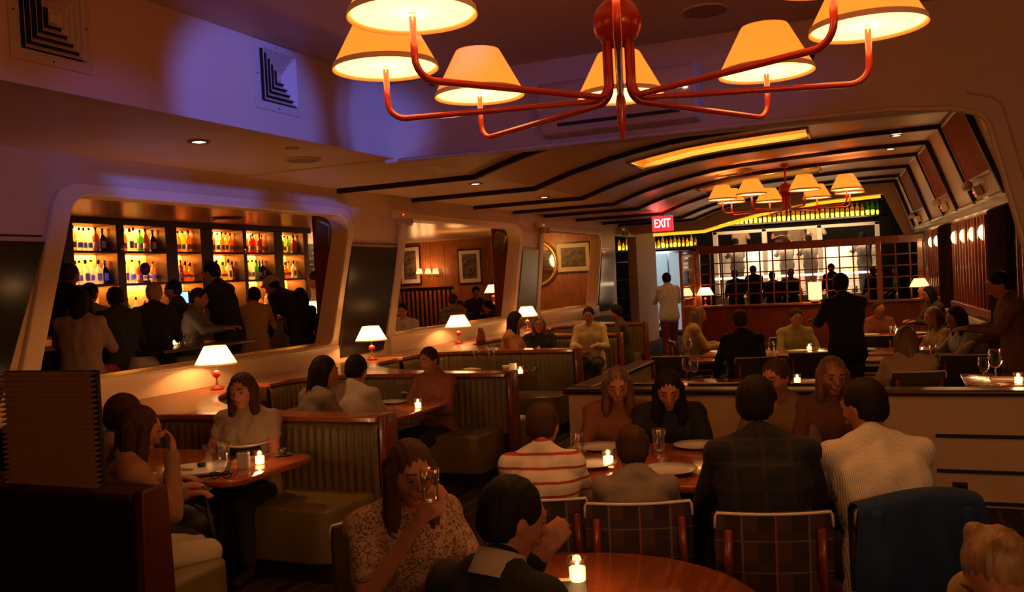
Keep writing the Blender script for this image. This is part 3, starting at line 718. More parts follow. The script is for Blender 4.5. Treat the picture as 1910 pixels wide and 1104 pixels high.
# ------------------------------------------------------------------ back bar with shelves and bottles
BX = -9.85
BAYS = ((8.05, 8.72), (8.85, 9.58), (9.80, 10.27), (10.52, 11.20), (11.28, 11.95), (12.18, 12.75))
SHZ = (2.44, 2.01, 1.50)
t = thing('back_bar', (BX, 10.4, .35), 'tall lit back bar of six bays with shelves full of bottles', 'back bar')
MB().box(BX + .002, BX + .03, 7.9, 12.85, .95, 2.8).build('back_board', barwood, t, True)
up = MB()
for a, b in ((7.9, 8.05), (8.72, 8.85), (9.58, 9.80), (10.27, 10.52), (11.20, 11.28), (11.95, 12.18), (12.75, 12.88)): up.box(BX + .03, BX + .42, a, b, .95, 2.8)
up.build('upright', dark_w, t, True, bevel=.004)
MB().box(BX, BX + .46, 7.85, 12.93, 2.78, 2.86).build('cornice', dark_w, t, True, bevel=.01)
for z in SHZ[:2]: MB().box(BX + .03, BX + .40, 8.0, 12.8, z - .03, z).build('shelf_board', dark_w, t, True)
MB().box(BX + .03, BX + .55, 7.9, 12.9, .35, 1.5).build('counter', dark_w, t, True, bevel=.01)
for i, (a, b) in enumerate(BAYS):
    for z in SHZ[:2]:
        MB().box(BX + .06, BX + .075, a + .02, b - .02, z, z + .012).build('shelf_light_strip', glow('shelf_strip', (1, .55, .2), 9), t, True)
BP = {'square': [(.0, 0), (.042, 0), (.045, .01), (.045, .15), (.03, .18), (.014, .195), (.014, .24), (.017, .243), (.017, .265), (0, .265)],
      'tall': [(.0, 0), (.036, 0), (.038, .01), (.038, .19), (.03, .22), (.014, .25), (.013, .30), (.016, .302), (.016, .32), (0, .32)],
      'round': [(.0, 0), (.035, 0), (.055, .03), (.06, .07), (.05, .11), (.02, .15), (.013, .17), (.013, .22), (.018, .222), (.018, .245), (0, .245)],
      'wine': [(.0, 0), (.037, 0), (.038, .01), (.038, .18), (.034, .205), (.014, .24), (.0135, .30), (.016, .302), (.015, .31), (0, .31)]}
BC = {'clear': (.95, .92, .82), 'amber': (.85, .36, .06), 'green': (.12, .42, .08), 'golden': (.95, .62, .12), 'dark': (.03, .03, .025), 'red': (.55, .05, .03), 'brown': (.25, .08, .02)}
BOT = {}
def bottle(shape, colr, loc, lab, group, s=1.0, rz=0):
    key = (shape, colr)
    if key not in BOT:
        t = thing('bottle', (0, 0, 0), '', 'bottle')
        prof = BP[shape]
        if shape == 'square': 
            b = MB().lathe(prof[:-4] + [(prof[-4][0], prof[-4][1]), (0, prof[-4][1])], 4, M=Matrix.Rotation(pi / 4, 4, 'Z'))
        else: b = MB().lathe(prof[:-4] + [(prof[-4][0], prof[-4][1]), (0, prof[-4][1])], 14)
        b.build('glass', bottle_mat('bottle_' + colr, BC[colr]), t)
        MB().lathe([(prof[-3][0], prof[-3][1] - .02), prof[-3], prof[-2], (0, prof[-1][1])], 10).build('cap', black if colr != 'dark' else brass, t)
        r = prof[2][0] if shape != 'round' else .06
        if shape == 'square': MB().box(r * .715, r * .72 + .001, -.025, .025, .04, .12).build('paper_label', paper, t)
        else: MB().lathe([(r + .0008, .05), (r + .0008, .12)] if shape != 'round' else [(.0608, .055), (.0608, .085)], 14, caps=False).build('paper_label', paper if colr != 'clear' else white, t)
        BOT[key] = t; t.location = loc; t.rotation_euler.z = rz; t.scale = (s, s, s); t['label'] = lab; t['group'] = group
        return t
    r = dup(BOT[key], loc, rz, lab, group); r.scale = (s, s, s); return r
def ordinal(n):
    a = ['', 'first', 'second', 'third', 'fourth', 'fifth', 'sixth', 'seventh', 'eighth', 'ninth', 'tenth', 'eleventh', 'twelfth', 'thirteenth', 'fourteenth', 'fifteenth', 'sixteenth', 'seventeenth', 'eighteenth', 'nineteenth', 'twentieth', 'twenty-first', 'twenty-second', 'twenty-third', 'twenty-fourth', 'twenty-fifth', 'twenty-sixth', 'twenty-seventh', 'twenty-eighth', 'twenty-ninth', 'thirtieth', 'thirty-first', 'thirty-second', 'thirty-third', 'thirty-fourth']
    return a[n]
ORD = ['first', 'second', 'third', 'fourth', 'fifth', 'sixth', 'seventh', 'eighth']
rb = random.Random(5)
TXT = {'clear': 'clear', 'amber': 'amber', 'green': 'green', 'golden': 'golden', 'dark': 'black', 'red': 'red', 'brown': 'brown'}
pal = [['clear', 'golden', 'clear', 'clear', 'clear', 'brown', 'dark'], ['clear', 'amber', 'clear', 'clear', 'green', 'brown', 'dark'], ['golden', 'clear', 'amber', 'golden', 'amber'], ['dark', 'dark', 'amber', 'clear', 'amber', 'golden', 'amber'], ['clear', 'golden', 'amber', 'red', 'red', 'brown', 'amber'], ['dark', 'green', 'golden', 'green', 'brown'],
       ['green', 'clear', 'clear', 'clear', 'clear', 'clear', 'dark'], ['amber', 'clear', 'clear', 'red', 'clear', 'golden'], ['amber', 'clear', 'brown', 'amber', 'golden'], ['amber', 'green', 'clear', 'golden', 'clear', 'brown'], ['clear', 'clear', 'clear', 'clear', 'green', 'dark', 'dark'], ['golden', 'dark', 'amber', 'golden', 'clear']]
shp = ['tall', 'round', 'square', 'wine', 'square', 'tall', 'wine']
for s_i, z in enumerate(SHZ[:2]):
    for b_i, (a, b) in enumerate(BAYS):
        cs = pal[s_i * 6 + b_i]; n = len(cs)
        for k, cname in enumerate(cs):
            y = a + .055 + (b - a - .11) * k / (n - 1)
            shn = rb.choice(shp) if cname not in ('golden',) else rb.choice(['round', 'wine'])
            if n > 6 and shn == 'round': shn = 'tall'
            lab = '%s bottle, %s from left on %s shelf, bay %s of the back bar' % (TXT[cname], ORD[k], ('upper', 'middle')[s_i], ('one', 'two', 'three', 'four', 'five', 'six')[b_i])
            bottle(shn, cname, (BX + .22 + rb.uniform(-.03, .03), y, z), lab, 'bottles on the back bar', rb.uniform(1.08, 1.2) * (.88 if shn in ('tall', 'wine') else 1.05), rb.uniform(-.3, .3))
for b_i, cs in ((1, ['green', 'clear', 'dark', 'clear']), (4, ['clear', 'clear', 'golden', 'clear']), (3, ['clear', 'amber', 'clear'])):
    a, b = BAYS[b_i]
    for k, cname in enumerate(cs):
        bottle(['wine', 'tall', 'square', 'tall'][k], cname, (BX + .3, a + .1 + k * .15, 1.5), '%s bottle standing %s on the bar counter below bay %s' % (TXT[cname], ORD[k], ('one', 'two', 'three', 'four', 'five', 'six')[b_i]), 'bottles on the bar counter')
# round sign on a little stand among the bottles
t = thing('round_plaque', (BX + .34, 9.25, 2.01), 'small dark round plaque on a stand among the bottles', 'plaque')
MB().lathe([(0, -.012), (.085, -.012), (.09, 0), (.085, .012), (0, .012)], 28, (0, 0, .19), M=None).xf(Matrix.Translation((0, 0, .19)) @ Matrix.Rotation(pi / 2, 4, 'Y') @ Matrix.Translation((0, 0, -.19))).build('disc', dark_w, t)
MB().box(-.03, .03, -.07, .07, 0, .03).box(-.01, .01, -.06, -.045, .03, .11).box(-.01, .01, .045, .06, .03, .11).build('stand', dark_w, t)
# small clip lamps on the uprights
for y, lab in ((8.79, 'small chrome spot lamp clipped between bays one and two of the back bar'), (11.24, 'small chrome spot lamp clipped between bays four and five of the back bar')):
    t = thing('spot_lamp', (BX + .44, y, 2.42), lab, 'spot lamp', 'spot lamps on the back bar')
    MB().cyl(.03, 0, .09, n=14).build('head', chrome, t); MB().tube([(0, 0, .05), (-.03, .03, .03), (.0, .06, -.02)], .01, 8).build('bracket', chrome, t)
# chalkboard beside the back bar
cy0 = 12.95; t = thing('chalkboard', (BX + .02, 13.5, 2.36), 'chalkboard drinks list in a wooden frame under a picture light, right of the back bar', 'chalkboard')
MB().box(0, .03, -.55, .55, -.33, .36).build('frame', barwood, t, bevel=.006)
MB().box(.03, .036, -.46, .5, -.25, .27).build('board', mat('chalkboard', (.03, .032, .028), .7), t)
rs = random.Random(3)
for k, zz in enumerate((.19, .09, -.01, -.11, -.20)):                 # the chalk handwriting is too small to read in the picture
    m = MB(); y = -.43
    while y < .44:
        n = rs.randint(4, 8); pts = []
        for j in range(n * 3):
            pts.append((.038, y + j * .0085, zz + .012 * sin(j * 2.1 + k) + (.03 if rs.random() < .12 else 0)))
        m.tube(pts, .0032, 4); y += n * .0255 + .03
    m.build('chalk_writing', mat('chalk', (.75, .7, .62), .9), t)
MB().tube([(.03, .35, .34), (.12, .35, .42)], .01, 8).cyl(.03, -.25, .25, n=12, M=Matrix.Translation((.14, .3, .43)) @ Matrix.Rotation(pi / 2, 4, 'X')).build('picture_light', brass, t)
light('AREA', (BX + .22, 13.8, 2.80), 7, (1, .55, .22), .5, rot=(0, radians(35), 0), sizey=.1, name='picture_light_bulb')
# bar counter where the guests stand
o = thing('bar_counter', (-8.85, 10.2, .35), 'long dark bar counter with a wooden top in front of the back bar', 'bar')
MB().box(-9.05, -8.65, 6.5, 13.0, .35, 1.38).build('body', dark_w, o, True); MB().box(-9.12, -8.55, 6.4, 13.1, 1.38, 1.43).build('top', wood_r, o, True, bevel=.012)
# round lamp-like dish on the bar room ceiling
t = thing('ceiling_speaker', (-8.6, 9.9, 2.86), 'large round dish flush in the shiny bar room ceiling', 'speaker')
MB().lathe([(0, -.03), (.2, -.03), (.26, 0)], 28).build('dish', dark_w, t)
# speakers hung on the fins
for (fx, fy, lab) in ((-6.38, 9.1, 'beige speaker hung high on the first red fin'), (-6.36, 14.3, 'beige speaker hung high on the second red fin')):
    t = thing('wall_speaker', (fx, fy, 2.50), lab, 'speaker', 'speakers on the fins')
    M = Matrix.Rotation(radians(25), 4, 'Y') @ Matrix.Rotation(radians(25), 4, 'X')
    MB().box(-.11, .11, -.08, .08, -.16, .16, M=M).build('cabinet', mat('beige_plastic', (.5, .38, .26), .35), t, bevel=.02, seg=3)
    MB().box(-.09, .09, -.09, -.08, -.14, .14, M=M).build('grille', mat('speaker_cloth', (.16, .1, .06), .9), t)
    MB().cyl(.015, 0, .2, (0, 0, .12), 8).build('bracket', black, t)

# ------------------------------------------------------------------ framed prints, wall lights and round mirror in the panelled room
def pic(c, wd, ht, lab, seed, name='framed_print'):
    t = thing(name, c, lab, 'picture', 'framed prints')
    MB().box(-wd / 2, wd / 2, -.03, 0, -ht / 2, ht / 2).build('frame', dark_w, t, bevel=.006)
    MB().box(-wd / 2 + .04, wd / 2 - .04, -.034, -.03, -ht / 2 + .04, ht / 2 - .04).build('mount', paper, t)
    m = mat('engraving_%d' % seed, (.12, .08, .06), .5, var=.9, vscale=5 + seed, stretch=(1, 1, 1.6))
    MB().box(-wd / 2 + .13, wd / 2 - .13, -.037, -.034, -ht / 2 + .14, ht / 2 - .13).build('print', m, t)
def yq(px, py, y=20.0): return on('Y', y - .005, px, py)
c = yq(766, 495); pic(Vector((c.x, 19.995, c.z)), .62, 1.0, 'tall framed print under a bright picture light, seen through the second opening', 1)
light('AREA', (c.x + .05, 19.75, c.z + .62), 10, (1, .62, .34), .5, rot=(radians(25), 0, 0), sizey=.08, name='picture_light_bulb')
c = yq(877, 497); pic(Vector((c.x, 19.995, c.z)), .66, .88, 'framed print with cream mount on wood panels, right in the second opening', 2)
for px, lab in ((787, 'paired wall light next to the tall print, its left shade'), (803, 'wall light with small cream shade between the two prints'), (817, 'right one of the small shaded wall lights between the prints')):
    c = yq(px, 506); t = thing('wall_light', (c.x, 19.99, c.z), lab, 'wall light', 'small shaded wall lights in the panelled room')
    MB().lathe([(.09, -.06), (.055, .07)], 20, (0, -.13, 0), caps=False).build('lamp_shade', glow('sconce_small', (1, .48, .16), 2.6 if px > 790 else 1.3), t)
    MB().tube([(0, 0, -.1), (0, -.08, -.13), (0, -.13, -.06)], .01, 8).cyl(.03, -.02, 0, n=12, M=Matrix.Rotation(pi / 2, 4, 'X') @ Matrix.Translation((0, -.1, 0))).build('arm', brass, t)
    light('POINT', (c.x, 19.72, c.z + .02), 4, (1, .45, .15), .08, name='sconce_bulb')
# wall facing the third opening
o = MB().box(-9.0, -6.2, 19.6, 19.68, .35, 2.86).build('wall_bar_partition', panel_w); struct(o)
c = on('Y', 19.59, 1070, 480); pic(Vector((c.x, 19.595, c.z)), .86, .72, 'wide framed print in the third opening beside the round mirror', 3)
c = on('Y', 19.55, 1000, 492)
t = thing('round_mirror', (c.x, 19.56, c.z), 'round mirror with a broad gilt frame, half hidden by the third opening', 'mirror')
M = Matrix.Rotation(pi / 2, 4, 'X')
MB().lathe([(.46, -.02), (.47, .03), (.53, .04), (.56, .0), (.56, -.02)], 48, M=M, caps=False).build('frame', mat('gilt', (.8, .55, .15), .3, .8), t)
MB().lathe([(0, 0), (.465, 0)], 48, M=M, caps=False).build('glass', mat('mirror_glass', (.5, .45, .4), .05, 1), t)
light('POINT', (-7.6, 18.6, 2.5), 16, (1, .5, .12), .2, name='bar_corner_light')
light('POINT', (-8.4, 16.6, 2.25), 20, (1, .42, .14), .2, name='bar_room_light')
# dark settle back in the panelled room
t = thing('settle', (-10.6, 18.8, .35), 'dark slatted settle in front of the panelled wall through the second opening', 'bench')
s = MB(); s.box(-.9, .9, 0, .06, 1.28, 1.36)
for k in range(15): s.box(-.88 + k * .12, -.84 + k * .12, .01, .05, .4, 1.28)
s.build('backrest', dark_w, t, bevel=.004); MB().box(-.9, .9, -.5, .05, .36, .42).build('seat', dark_w, t)
MB().box(-.9, -.84, -.5, .05, 0, .36).box(.84, .9, -.5, .05, 0, .36).build('end_board', dark_w, t)

# yellow-lit rows of bottles over the kitchen pass
for k in range(34):
    x = -4.45 + k * .122; zz = 2.97
    colr = 'golden' if k < 31 else 'green'
    sname = 'wine' if k % 5 else 'round'
    if k in (2, 3, 4): sname = 'round'
    bottle('wine' if k > 4 else sname, colr, (x, K + .08, zz), '%s wine bottle, %s from left in the row above the kitchen' % ('yellow-lit' if k < 31 else 'greenish', ordinal(k + 1)), 'row of bottles above the kitchen pass', 1.15 if k % 3 else 1.02)
for k in range(20):
    x = -7.3 + k * .115
    bottle(rb.choice(['tall', 'square', 'wine']), 'golden', (x, K + .08, 2.46), 'yellow-lit bottle, %s from left on the side ledge by the exit sign' % ordinal(k + 1), 'bottles on the side ledge', rb.uniform(.85, 1.2))
# ------------------------------------------------------------------ booths along the left wall
def offset_path(pts, d):
    out = []
    for i, p in enumerate(pts):
        a = Vector(pts[max(i - 1, 0)]); b = Vector(pts[min(i + 1, len(pts) - 1)]); t = (b - a).normalized()
        out.append((p[0] - t.y * d, p[1] + t.x * d))
    return out
def dense(pts, step):
    out = []; 
    P = [Vector(p) for p in pts]
    for a, b in zip(P, P[1:]):
        n = max(1, int((b - a).length / step))
        for i in range(n): out.append(a.lerp(b, i / n))
    out.append(P[-1]); return out
def smooth_path(pts, it=2):
    P = [Vector(p) for p in pts]
    for _ in range(it):
        Q = [P[0]]
        for a, b in zip(P, P[1:]): Q += [a.lerp(b, .25), a.lerp(b, .75)]
        Q.append(P[-1]); P = Q
    return [tuple(p) for p in P]
WALLX = -5.45
def booth(y0, xe, lab, near=True, far=True, flen=1.6, nlen=.8, top=.95, dim=False):
    """one divider between two booths: wood ledge on top, ribbed leather backs, leather benches and the end board"""
    t = thing('booth_divider', (xe, y0, 0), lab, 'booth', 'leather booth dividers along the left wall')
    near_p = smooth_path([(xe - .02, y0 - .05), (-4.7, y0 - .05), (-5.2, y0 - .15), (WALLX, y0 - .45), (WALLX, y0 - nlen)])
    far_p = smooth_path([(xe - .02, y0 + .05), (-4.2, y0 + .08), (-4.9, y0 + .35), (WALLX, y0 + .95), (WALLX, y0 + flen)])
    core = list(near_p) + [(-5.9, y0 - nlen), (-5.9, y0 + flen)] + list(reversed(far_p))
    MB().prism(core, 0, top - .04).build('body', black if dim else dark_w, t, True)  # dim: shade on the unlit nearest divider is put into darker colours
    n2 = offset_path(near_p, .045); f2 = offset_path(far_p, -.045)
    cap = list(n2) + [(-5.905, y0 - nlen), (-5.905, y0 + flen)] + list(reversed(f2))
    MB().prism(cap, top - .04, top).build('ledge', mat('shaded_ledge_wood', (.03, .010, .006), .6, spec=.2) if dim else wood, t, True, bevel=.008)
    MB().prism([(y0 - .10, 0), (y0 + .10, 0), (y0 + .075, top + .012), (y0 - .075, top + .012)], xe - .02, xe + .035, 'X').build('end_board', mat('shaded_mahogany', (.07, .012, .006), .4) if dim else wood_r, t, True, bevel=.01, seg=3)
    for side, path, on_ in ((1, near_p, near), (-1, far_p, far)):
        if not on_: continue
        D = dense([(x, y) for x, y in path[0:1]] + [(x, y) for x, y in path[1:]], .014)
        rows = []; s_ = 0
        offs = []
        for i, p in enumerate(D):
            if i: s_ += (D[i] - D[i - 1]).length
            a = D[max(i - 1, 0)]; b = D[min(i + 1, len(D) - 1)]; tt = (b - a).normalized(); nn = Vector((-tt.y, tt.x)) * side
            offs.append((p, nn, .035 + .022 * abs(sin(pi * s_ / .062)) ** .6))
        for z, k in ((.40, 1), (.55, 1.15), (top - .12, 1), (top - .07, .9), (top - .045, .35)):
            rows.append([Vector((p.x + nn.x * o_ * k, p.y + nn.y * o_ * k, z)) for p, nn, o_ in offs])
        MB().grid(rows).build('backrest', leather_b, t, True)
        q = offset_path([tuple(p) for p in path], .50 * side)
        if side == 1: q = [(max(x, WALLX + .0), y) for x, y in q]
        # bench footprint
        depth_ = .52
        sg = -1 if side == 1 else 1
        foot = [(xe - .06, y0 + sg * .08), (xe - .06, y0 + sg * (.08 + depth_))]
        if side == 1: foot += [(-4.75, y0 - .6), (WALLX + .45, y0 - nlen)] if nlen > .65 else [(-4.9, y0 - .6)]
        else: foot += [(-4.75, y0 + .62), (WALLX + .45, y0 + flen)] if flen > 1 else [(-4.9, y0 + .6)]
        foot += [(WALLX, y0 + sg * (nlen if side == 1 else flen))] + [tuple(p) for p in reversed(path)][1:-1]
        MB().prism(rounded(foot[:3], [0, .16, 0], 5) + foot[3:], .12, .46).build('seat', leather, t, True, bevel=.05, seg=4)
        MB().prism([(x + (0 if x < -5 else -.05), y - sg * .05) for x, y in foot[:3]] + foot[3:], 0, .12).build('plinth', black, t, True)
    return t
booth(2.95, -3.08, 'leather booth divider nearest the viewer, shaded dark, under the ribbed metal screen', flen=.95, nlen=1.2, near=False, dim=True)
booth(5.02, -3.13, 'leather booth divider behind the first table, facing the viewer', nlen=.8, flen=1.5)
booth(7.48, -3.30, 'leather booth divider with rounded bench behind the second table', nlen=.8, flen=1.5)
booth(9.9, -3.50, 'leather booth divider behind the empty set table')
booth(12.3, -3.70, 'leather booth divider behind the two women in the third booth', nlen=.8, flen=1.6)
booth(14.9, -4.02, 'last leather booth divider before the service doorway', nlen=.9, flen=1.2)
# ribbed metal screen on the nearest divider
a = on('Y', 2.95, 8, 692); b = on('Y', 2.95, 188, 838)
t = thing('ribbed_screen', ((a.x + b.x) / 2, 2.95, .95), 'ribbed metal screen standing on the nearest booth divider', 'screen')
m = MB(); H_ = a.z - .95; n = 22
rows = []
for i in range(n * 6 + 1):
    z = .95 + H_ * i / (n * 6); yy = 2.95 - .018 - .018 * cos(2 * pi * i / 6)
    rows.append([Vector((a.x, yy, z)), Vector((b.x, yy, z))])
m.grid(rows); m.build('ribs', mat('bronze_ribs', (1.0, .74, .46), .42, 1), t, True)
MB().box(a.x, b.x, 2.95, 2.97, .95, a.z).build('backing', black, t, True)
# tables
def table(name, x0, x1, y0, y1, lab, z=.755, corner=.10, m=None, cat='table'):
    t = thing(name, ((x0 + x1) / 2, (y0 + y1) / 2, 0), lab, cat)
    w_, d_ = (x1 - x0) / 2, (y1 - y0) / 2
    MB().prism(rounded([(-w_, -d_), (w_, -d_), (w_, d_), (-w_, d_)], corner, 6), z - .035, z).build('table_top', m or wood_t, t, bevel=.008, seg=3)
    MB().cyl(.045, .03, z - .035, n=20).build('column', black, t)
    MB().lathe([(0, 0), (.26, 0), (.26, .012), (.06, .035), (.045, .06), (0, .06)], 28).build('foot', black, t)
    return t
table('booth_table', -5.0, -3.41, 3.86, 4.66, 'polished wood booth table nearest the viewer, set with plates and a candle', corner=.16)
table('booth_table', -5.0, -3.66, 6.10, 6.95, 'polished wood table in the second booth', corner=.13)
table('booth_table', -5.05, -3.92, 8.70, 9.45, 'polished wood table in the third booth, laid with glasses and napkin', corner=.1)
table('booth_table', -5.05, -4.0, 11.1, 11.85, 'polished wood table in the fourth booth')
table('booth_table', -5.2, -4.35, 13.6, 14.3, 'small wood table in the last booth')
ct = thing('communal_table', (-.95, 4.75, 0), 'long polished wood table for eight in front of the cream half wall', 'table')
MB().prism(rounded([(-.95, -.52), (1.0, -.45), (1.0, .52), (-.95, .60)], .12, 5), .715, .755).build('table_top', wood_t, ct, bevel=.01, seg=3)
for x in (-.7, .7):
    MB().cyl(.05, .03, .715, (x, 0, 0)).lathe([(0, 0), (.28, 0), (.28, .012), (.06, .035), (0, .05)], 28, (x, 0, 0)).build('pedestal', black, ct)
rt = thing('round_table', (-.95, 2.62, 0), 'round polished table with menus and a candle at the bottom edge', 'table')
MB().lathe([(0, .715), (.56, .715), (.575, .725), (.575, .745), (.565, .755), (0, .755)], 56).build('table_top', wood_t, rt)
MB().cyl(.05, .03, .715).lathe([(0, 0), (.28, 0), (.28, .012), (.06, .035), (0, .05)], 28).build('pedestal', black, rt)
q1 = on('Z', .78, 1285, 668)
def ftable(x, y, w_, d_, lab, z=.76): return table('dining_table', x - w_ / 2, x + w_ / 2, y - d_ / 2, y + d_ / 2, lab, z, .04)
ftable(-2.35, 10.5, .75, .75, 'small square dining table left of the far room group, with a wine glass')
ftable(-1.35, 8.15, 1.95, .7, 'dining table directly behind the half wall, with two champagne glasses')
ftable(-.9, 10.9, 2.6, .8, 'long dining table in the middle of the far room', .78)
ftable(-.1, 12.9, 1.3, .8, 'brightly lit dining table before the women at the right wall', .80)
ftable(.05, 10.4, .8, .8, 'dining table with plate in front of the woman in grey')
ftable(.83, 7.85, .8, .75, 'dark table with wine glass and napkin at the right end of the half wall', .83)
# ------------------------------------------------------------------ chairs
plaid = stripes('plaid_upholstery', (.035, .014, .010), None, 1, lines=[('X', 8, .5, (.075, .03, .016)), ('Z', 8, .35, (.05, .02, .02)), ('X', 8, .06, (.16, .11, .08)), ('Z', 8, .05, (.13, .09, .065)), ('X', 4.1, .03, (.28, .05, .04))], rough=.9)
darkfab = mat('dark_upholstery', (.04, .022, .016), .7)
def make_chair(name, lab, m, piping, group):
    """faces +Y: the back is at -Y"""
    t = thing(name, (0, 0, 0), lab, 'chair', group)
    n = 10
    def arc(z, off): return [Vector((-.22 + .44 * i / n, -.20 - .035 * (1 - (2 * i / n - 1) ** 2) + off - (z - .45) * .10, z)) for i in range(n + 1)]
    zs = [.52, .54, .62, .72, .80, .845, .86]
    front = [arc(z, .014) for z in zs]; back = [arc(z, -.022) for z in zs]
    def inset(row, k): return [Vector((v.x * k, v.y, v.z)) for v in row]
    ks = [.95, .98, 1, 1, 1, .99, .96]
    front = [inset(r, k) for r, k in zip(front, ks)]; back = [inset(r, k) for r, k in zip(back, ks)]
    m_ = MB(); m_.grid(front); m_.grid(back)
    m_.grid([front[-1], back[-1]]); m_.grid([front[0], back[0]]); m_.grid([[r[0] for r in front], [r[0] for r in back]]); m_.grid([[r[-1] for r in front], [r[-1] for r in back]])
    bk = m_.build('backrest', m, t)
    if piping: MB().tube([back[-3][0], back[-2][0]] + back[-1] + [back[-2][-1], back[-3][-1]], .006, 6).build('piping', piping, bk)
    MB().prism(rounded([(-.215, -.20), (.215, -.20), (.23, .24), (-.23, .24)], .05, 4), .40, .475).build('seat', m, t, bevel=.02, seg=3)
    for sx in (-1, 1):
        MB().tube([(sx * .205, .20, 0), (sx * .20, .19, .40)], .017, 8, [.013, .019]).build('leg', wood_r, t)
        MB().tube([(sx * .20, -.25, 0), (sx * .19, -.21, .42), (sx * .175, -.262, .62), (sx * .172, -.285, .80)], .017, 8, [.013, .02, .018, .017]).build('leg', wood_r, t)
    MB().tube([(-.20, .19, .36), (.20, .19, .36)], .012, 6).tube([(-.195, -.21, .36), (.195, -.21, .36)], .012, 6).tube([(-.2, .19, .36), (-.195, -.21, .36)], .012, 6).tube([(.2, .19, .36), (.195, -.21, .36)], .012, 6).build('seat_frame', wood_r, t)
    return t
wpipe = mat('cream_piping', (.75, .6, .42), .4)
ch = make_chair('dining_chair', 'plaid dining chair with the child in the striped shirt on it', plaid, wpipe, 'plaid dining chairs')
ch.location = (-1.62, 4.10, 0); ch.rotation_euler.z = radians(20)
PL = 'plaid dining chairs'
chB = dup(ch, (-1.13, 4.0, 0), radians(17), 'plaid dining chair with grey jacketed child in front, second along the communal table', PL)
chC = dup(ch, (-.59, 3.98, 0), radians(15), 'plaid dining chair behind the man in the navy checked shirt', PL)
cd = dup(ch, (.0, 4.15, 0), radians(10), 'plaid dining chair with the blue coat hung over it', PL)
dup(ch, (-.15, 2.5, 0), radians(75), 'plaid dining chair at the round table with a brown jacket over it', PL)
ch2 = make_chair('dining_chair', 'dark chair behind the half wall at the table with champagne glasses', darkfab, wpipe, 'dark chairs in the far room')
ch2.location = (-2.1, 7.65, 0)
DK = 'dark chairs in the far room'
for x, y, r, lab in ((-1.45, 7.65, 4, 'dark chair left of the middle behind the half wall'), (-.8, 7.66, 0, 'dark chair in the middle behind the half wall'), (-2.35, 9.95, 0, 'dark chair at the small square table in the far room'), (-1.5, 9.72, 23, 'dark chair under the guest in black at the long far table'),
        (-.9, 10.2, 0, 'dark chair in the middle of the long far table'), (.05, 8.38, 15, 'dark chair under the long blond haired woman behind the half wall'), (.55, 9.75, 0, 'dark chair in front of the plate beside the woman in grey'), (-2.6, 11.97, -67, 'dark chair under the woman in the mustard top'), (-1.28, 11.85, -157, 'dark chair opposite, far side of the long table'), (-.3, 12.3, 0, 'dark chair at the brightly lit table')):
    dup(ch2, (x, y, 0), radians(r), lab, DK)
# white shell chairs in the bar room
def shell_chair(px, py, d, lab, rz):
    q = at(d, px, py); t = thing('shell_chair', (q.x, q.y, .35), lab, 'chair', 'white shell chairs in the bar room', rz)
    h = q.z - .35
    rows = []
    for j in range(9):
        z = .42 + (h - .42) * j / 8; k = 1 - (j / 8) ** 3 * .55
        rows.append([Vector((.25 * k * sin(a), -.22 * cos(a) * (1 - .1 * j / 8), z)) for a in [-1.3 + 2.6 * i / 14 for i in range(15)]])
    s_ = MB().grid(rows).build('backrest', mat('shell_white', (.5, .42, .32), .5), t); m = s_.modifiers.new('s', 'SOLIDIFY'); m.thickness = .02
    MB().lathe([(0, .38), (.2, .38), (.24, .43), (.2, .44), (0, .42)], 24).build('seat', mat('shell_white', (.5, .42, .32), .5), t)
    for sx in (-1, 1):
        for sy in (-1, 1): MB().tube([(sx * .2, sy * .2, 0), (sx * .12, sy * .12, .40)], .014, 8).build('leg', dark_w, t)
shell_chair(270, 663, 8.7, 'white shell chair seen from behind, left in the bar opening', radians(25))
shell_chair(352, 662, 9.3, 'white shell chair with the bar opening lamp in front of it', radians(25))
shell_chair(592, 645, 12.4, 'small white shell chair by the right edge of the bar opening', radians(25))

dup(ch2, (.25, 2.7, 0), radians(145), 'dark chair under the blond child at the bottom right corner', DK)
dup(ch2, (-1.76, 2.92, 0), radians(-128), 'dark chair under the woman in the floral dress', DK)
dup(ch2, (-1.06, 2.15, 0), radians(-12), 'dark chair under the man in the black suit', DK)
for x, y, r, lab in ((-1.76, 5.72, -162, 'dark chair under the woman in the orange cardigan'), (-1.38, 5.70, -165, 'dark chair under the woman in black at the communal table'), (-.72, 5.95, 175, 'dark chair under the red-faced man'), (-.42, 5.95, -160, 'dark chair under the light haired woman at the communal table')):
    dup(ch2, (x, y, 0), radians(r), lab, DK)
bq = thing('banquette', (rw(13), 13, 0), 'dark banquette running along the mirrored right wall', 'bench')
for a_, b_ in ((9.5, 10.85), (12.05, 15.55), (16.85, 18.3)):
    MB().prism(*rwbox(a_, b_, .0, .46, .09, .60)).build('seat', leather, bq, True, bevel=.04, seg=3); MB().prism(*rwbox(a_, b_, .46, 1.0, .09, .19)).build('backrest', leather, bq, True, bevel=.03, seg=3)
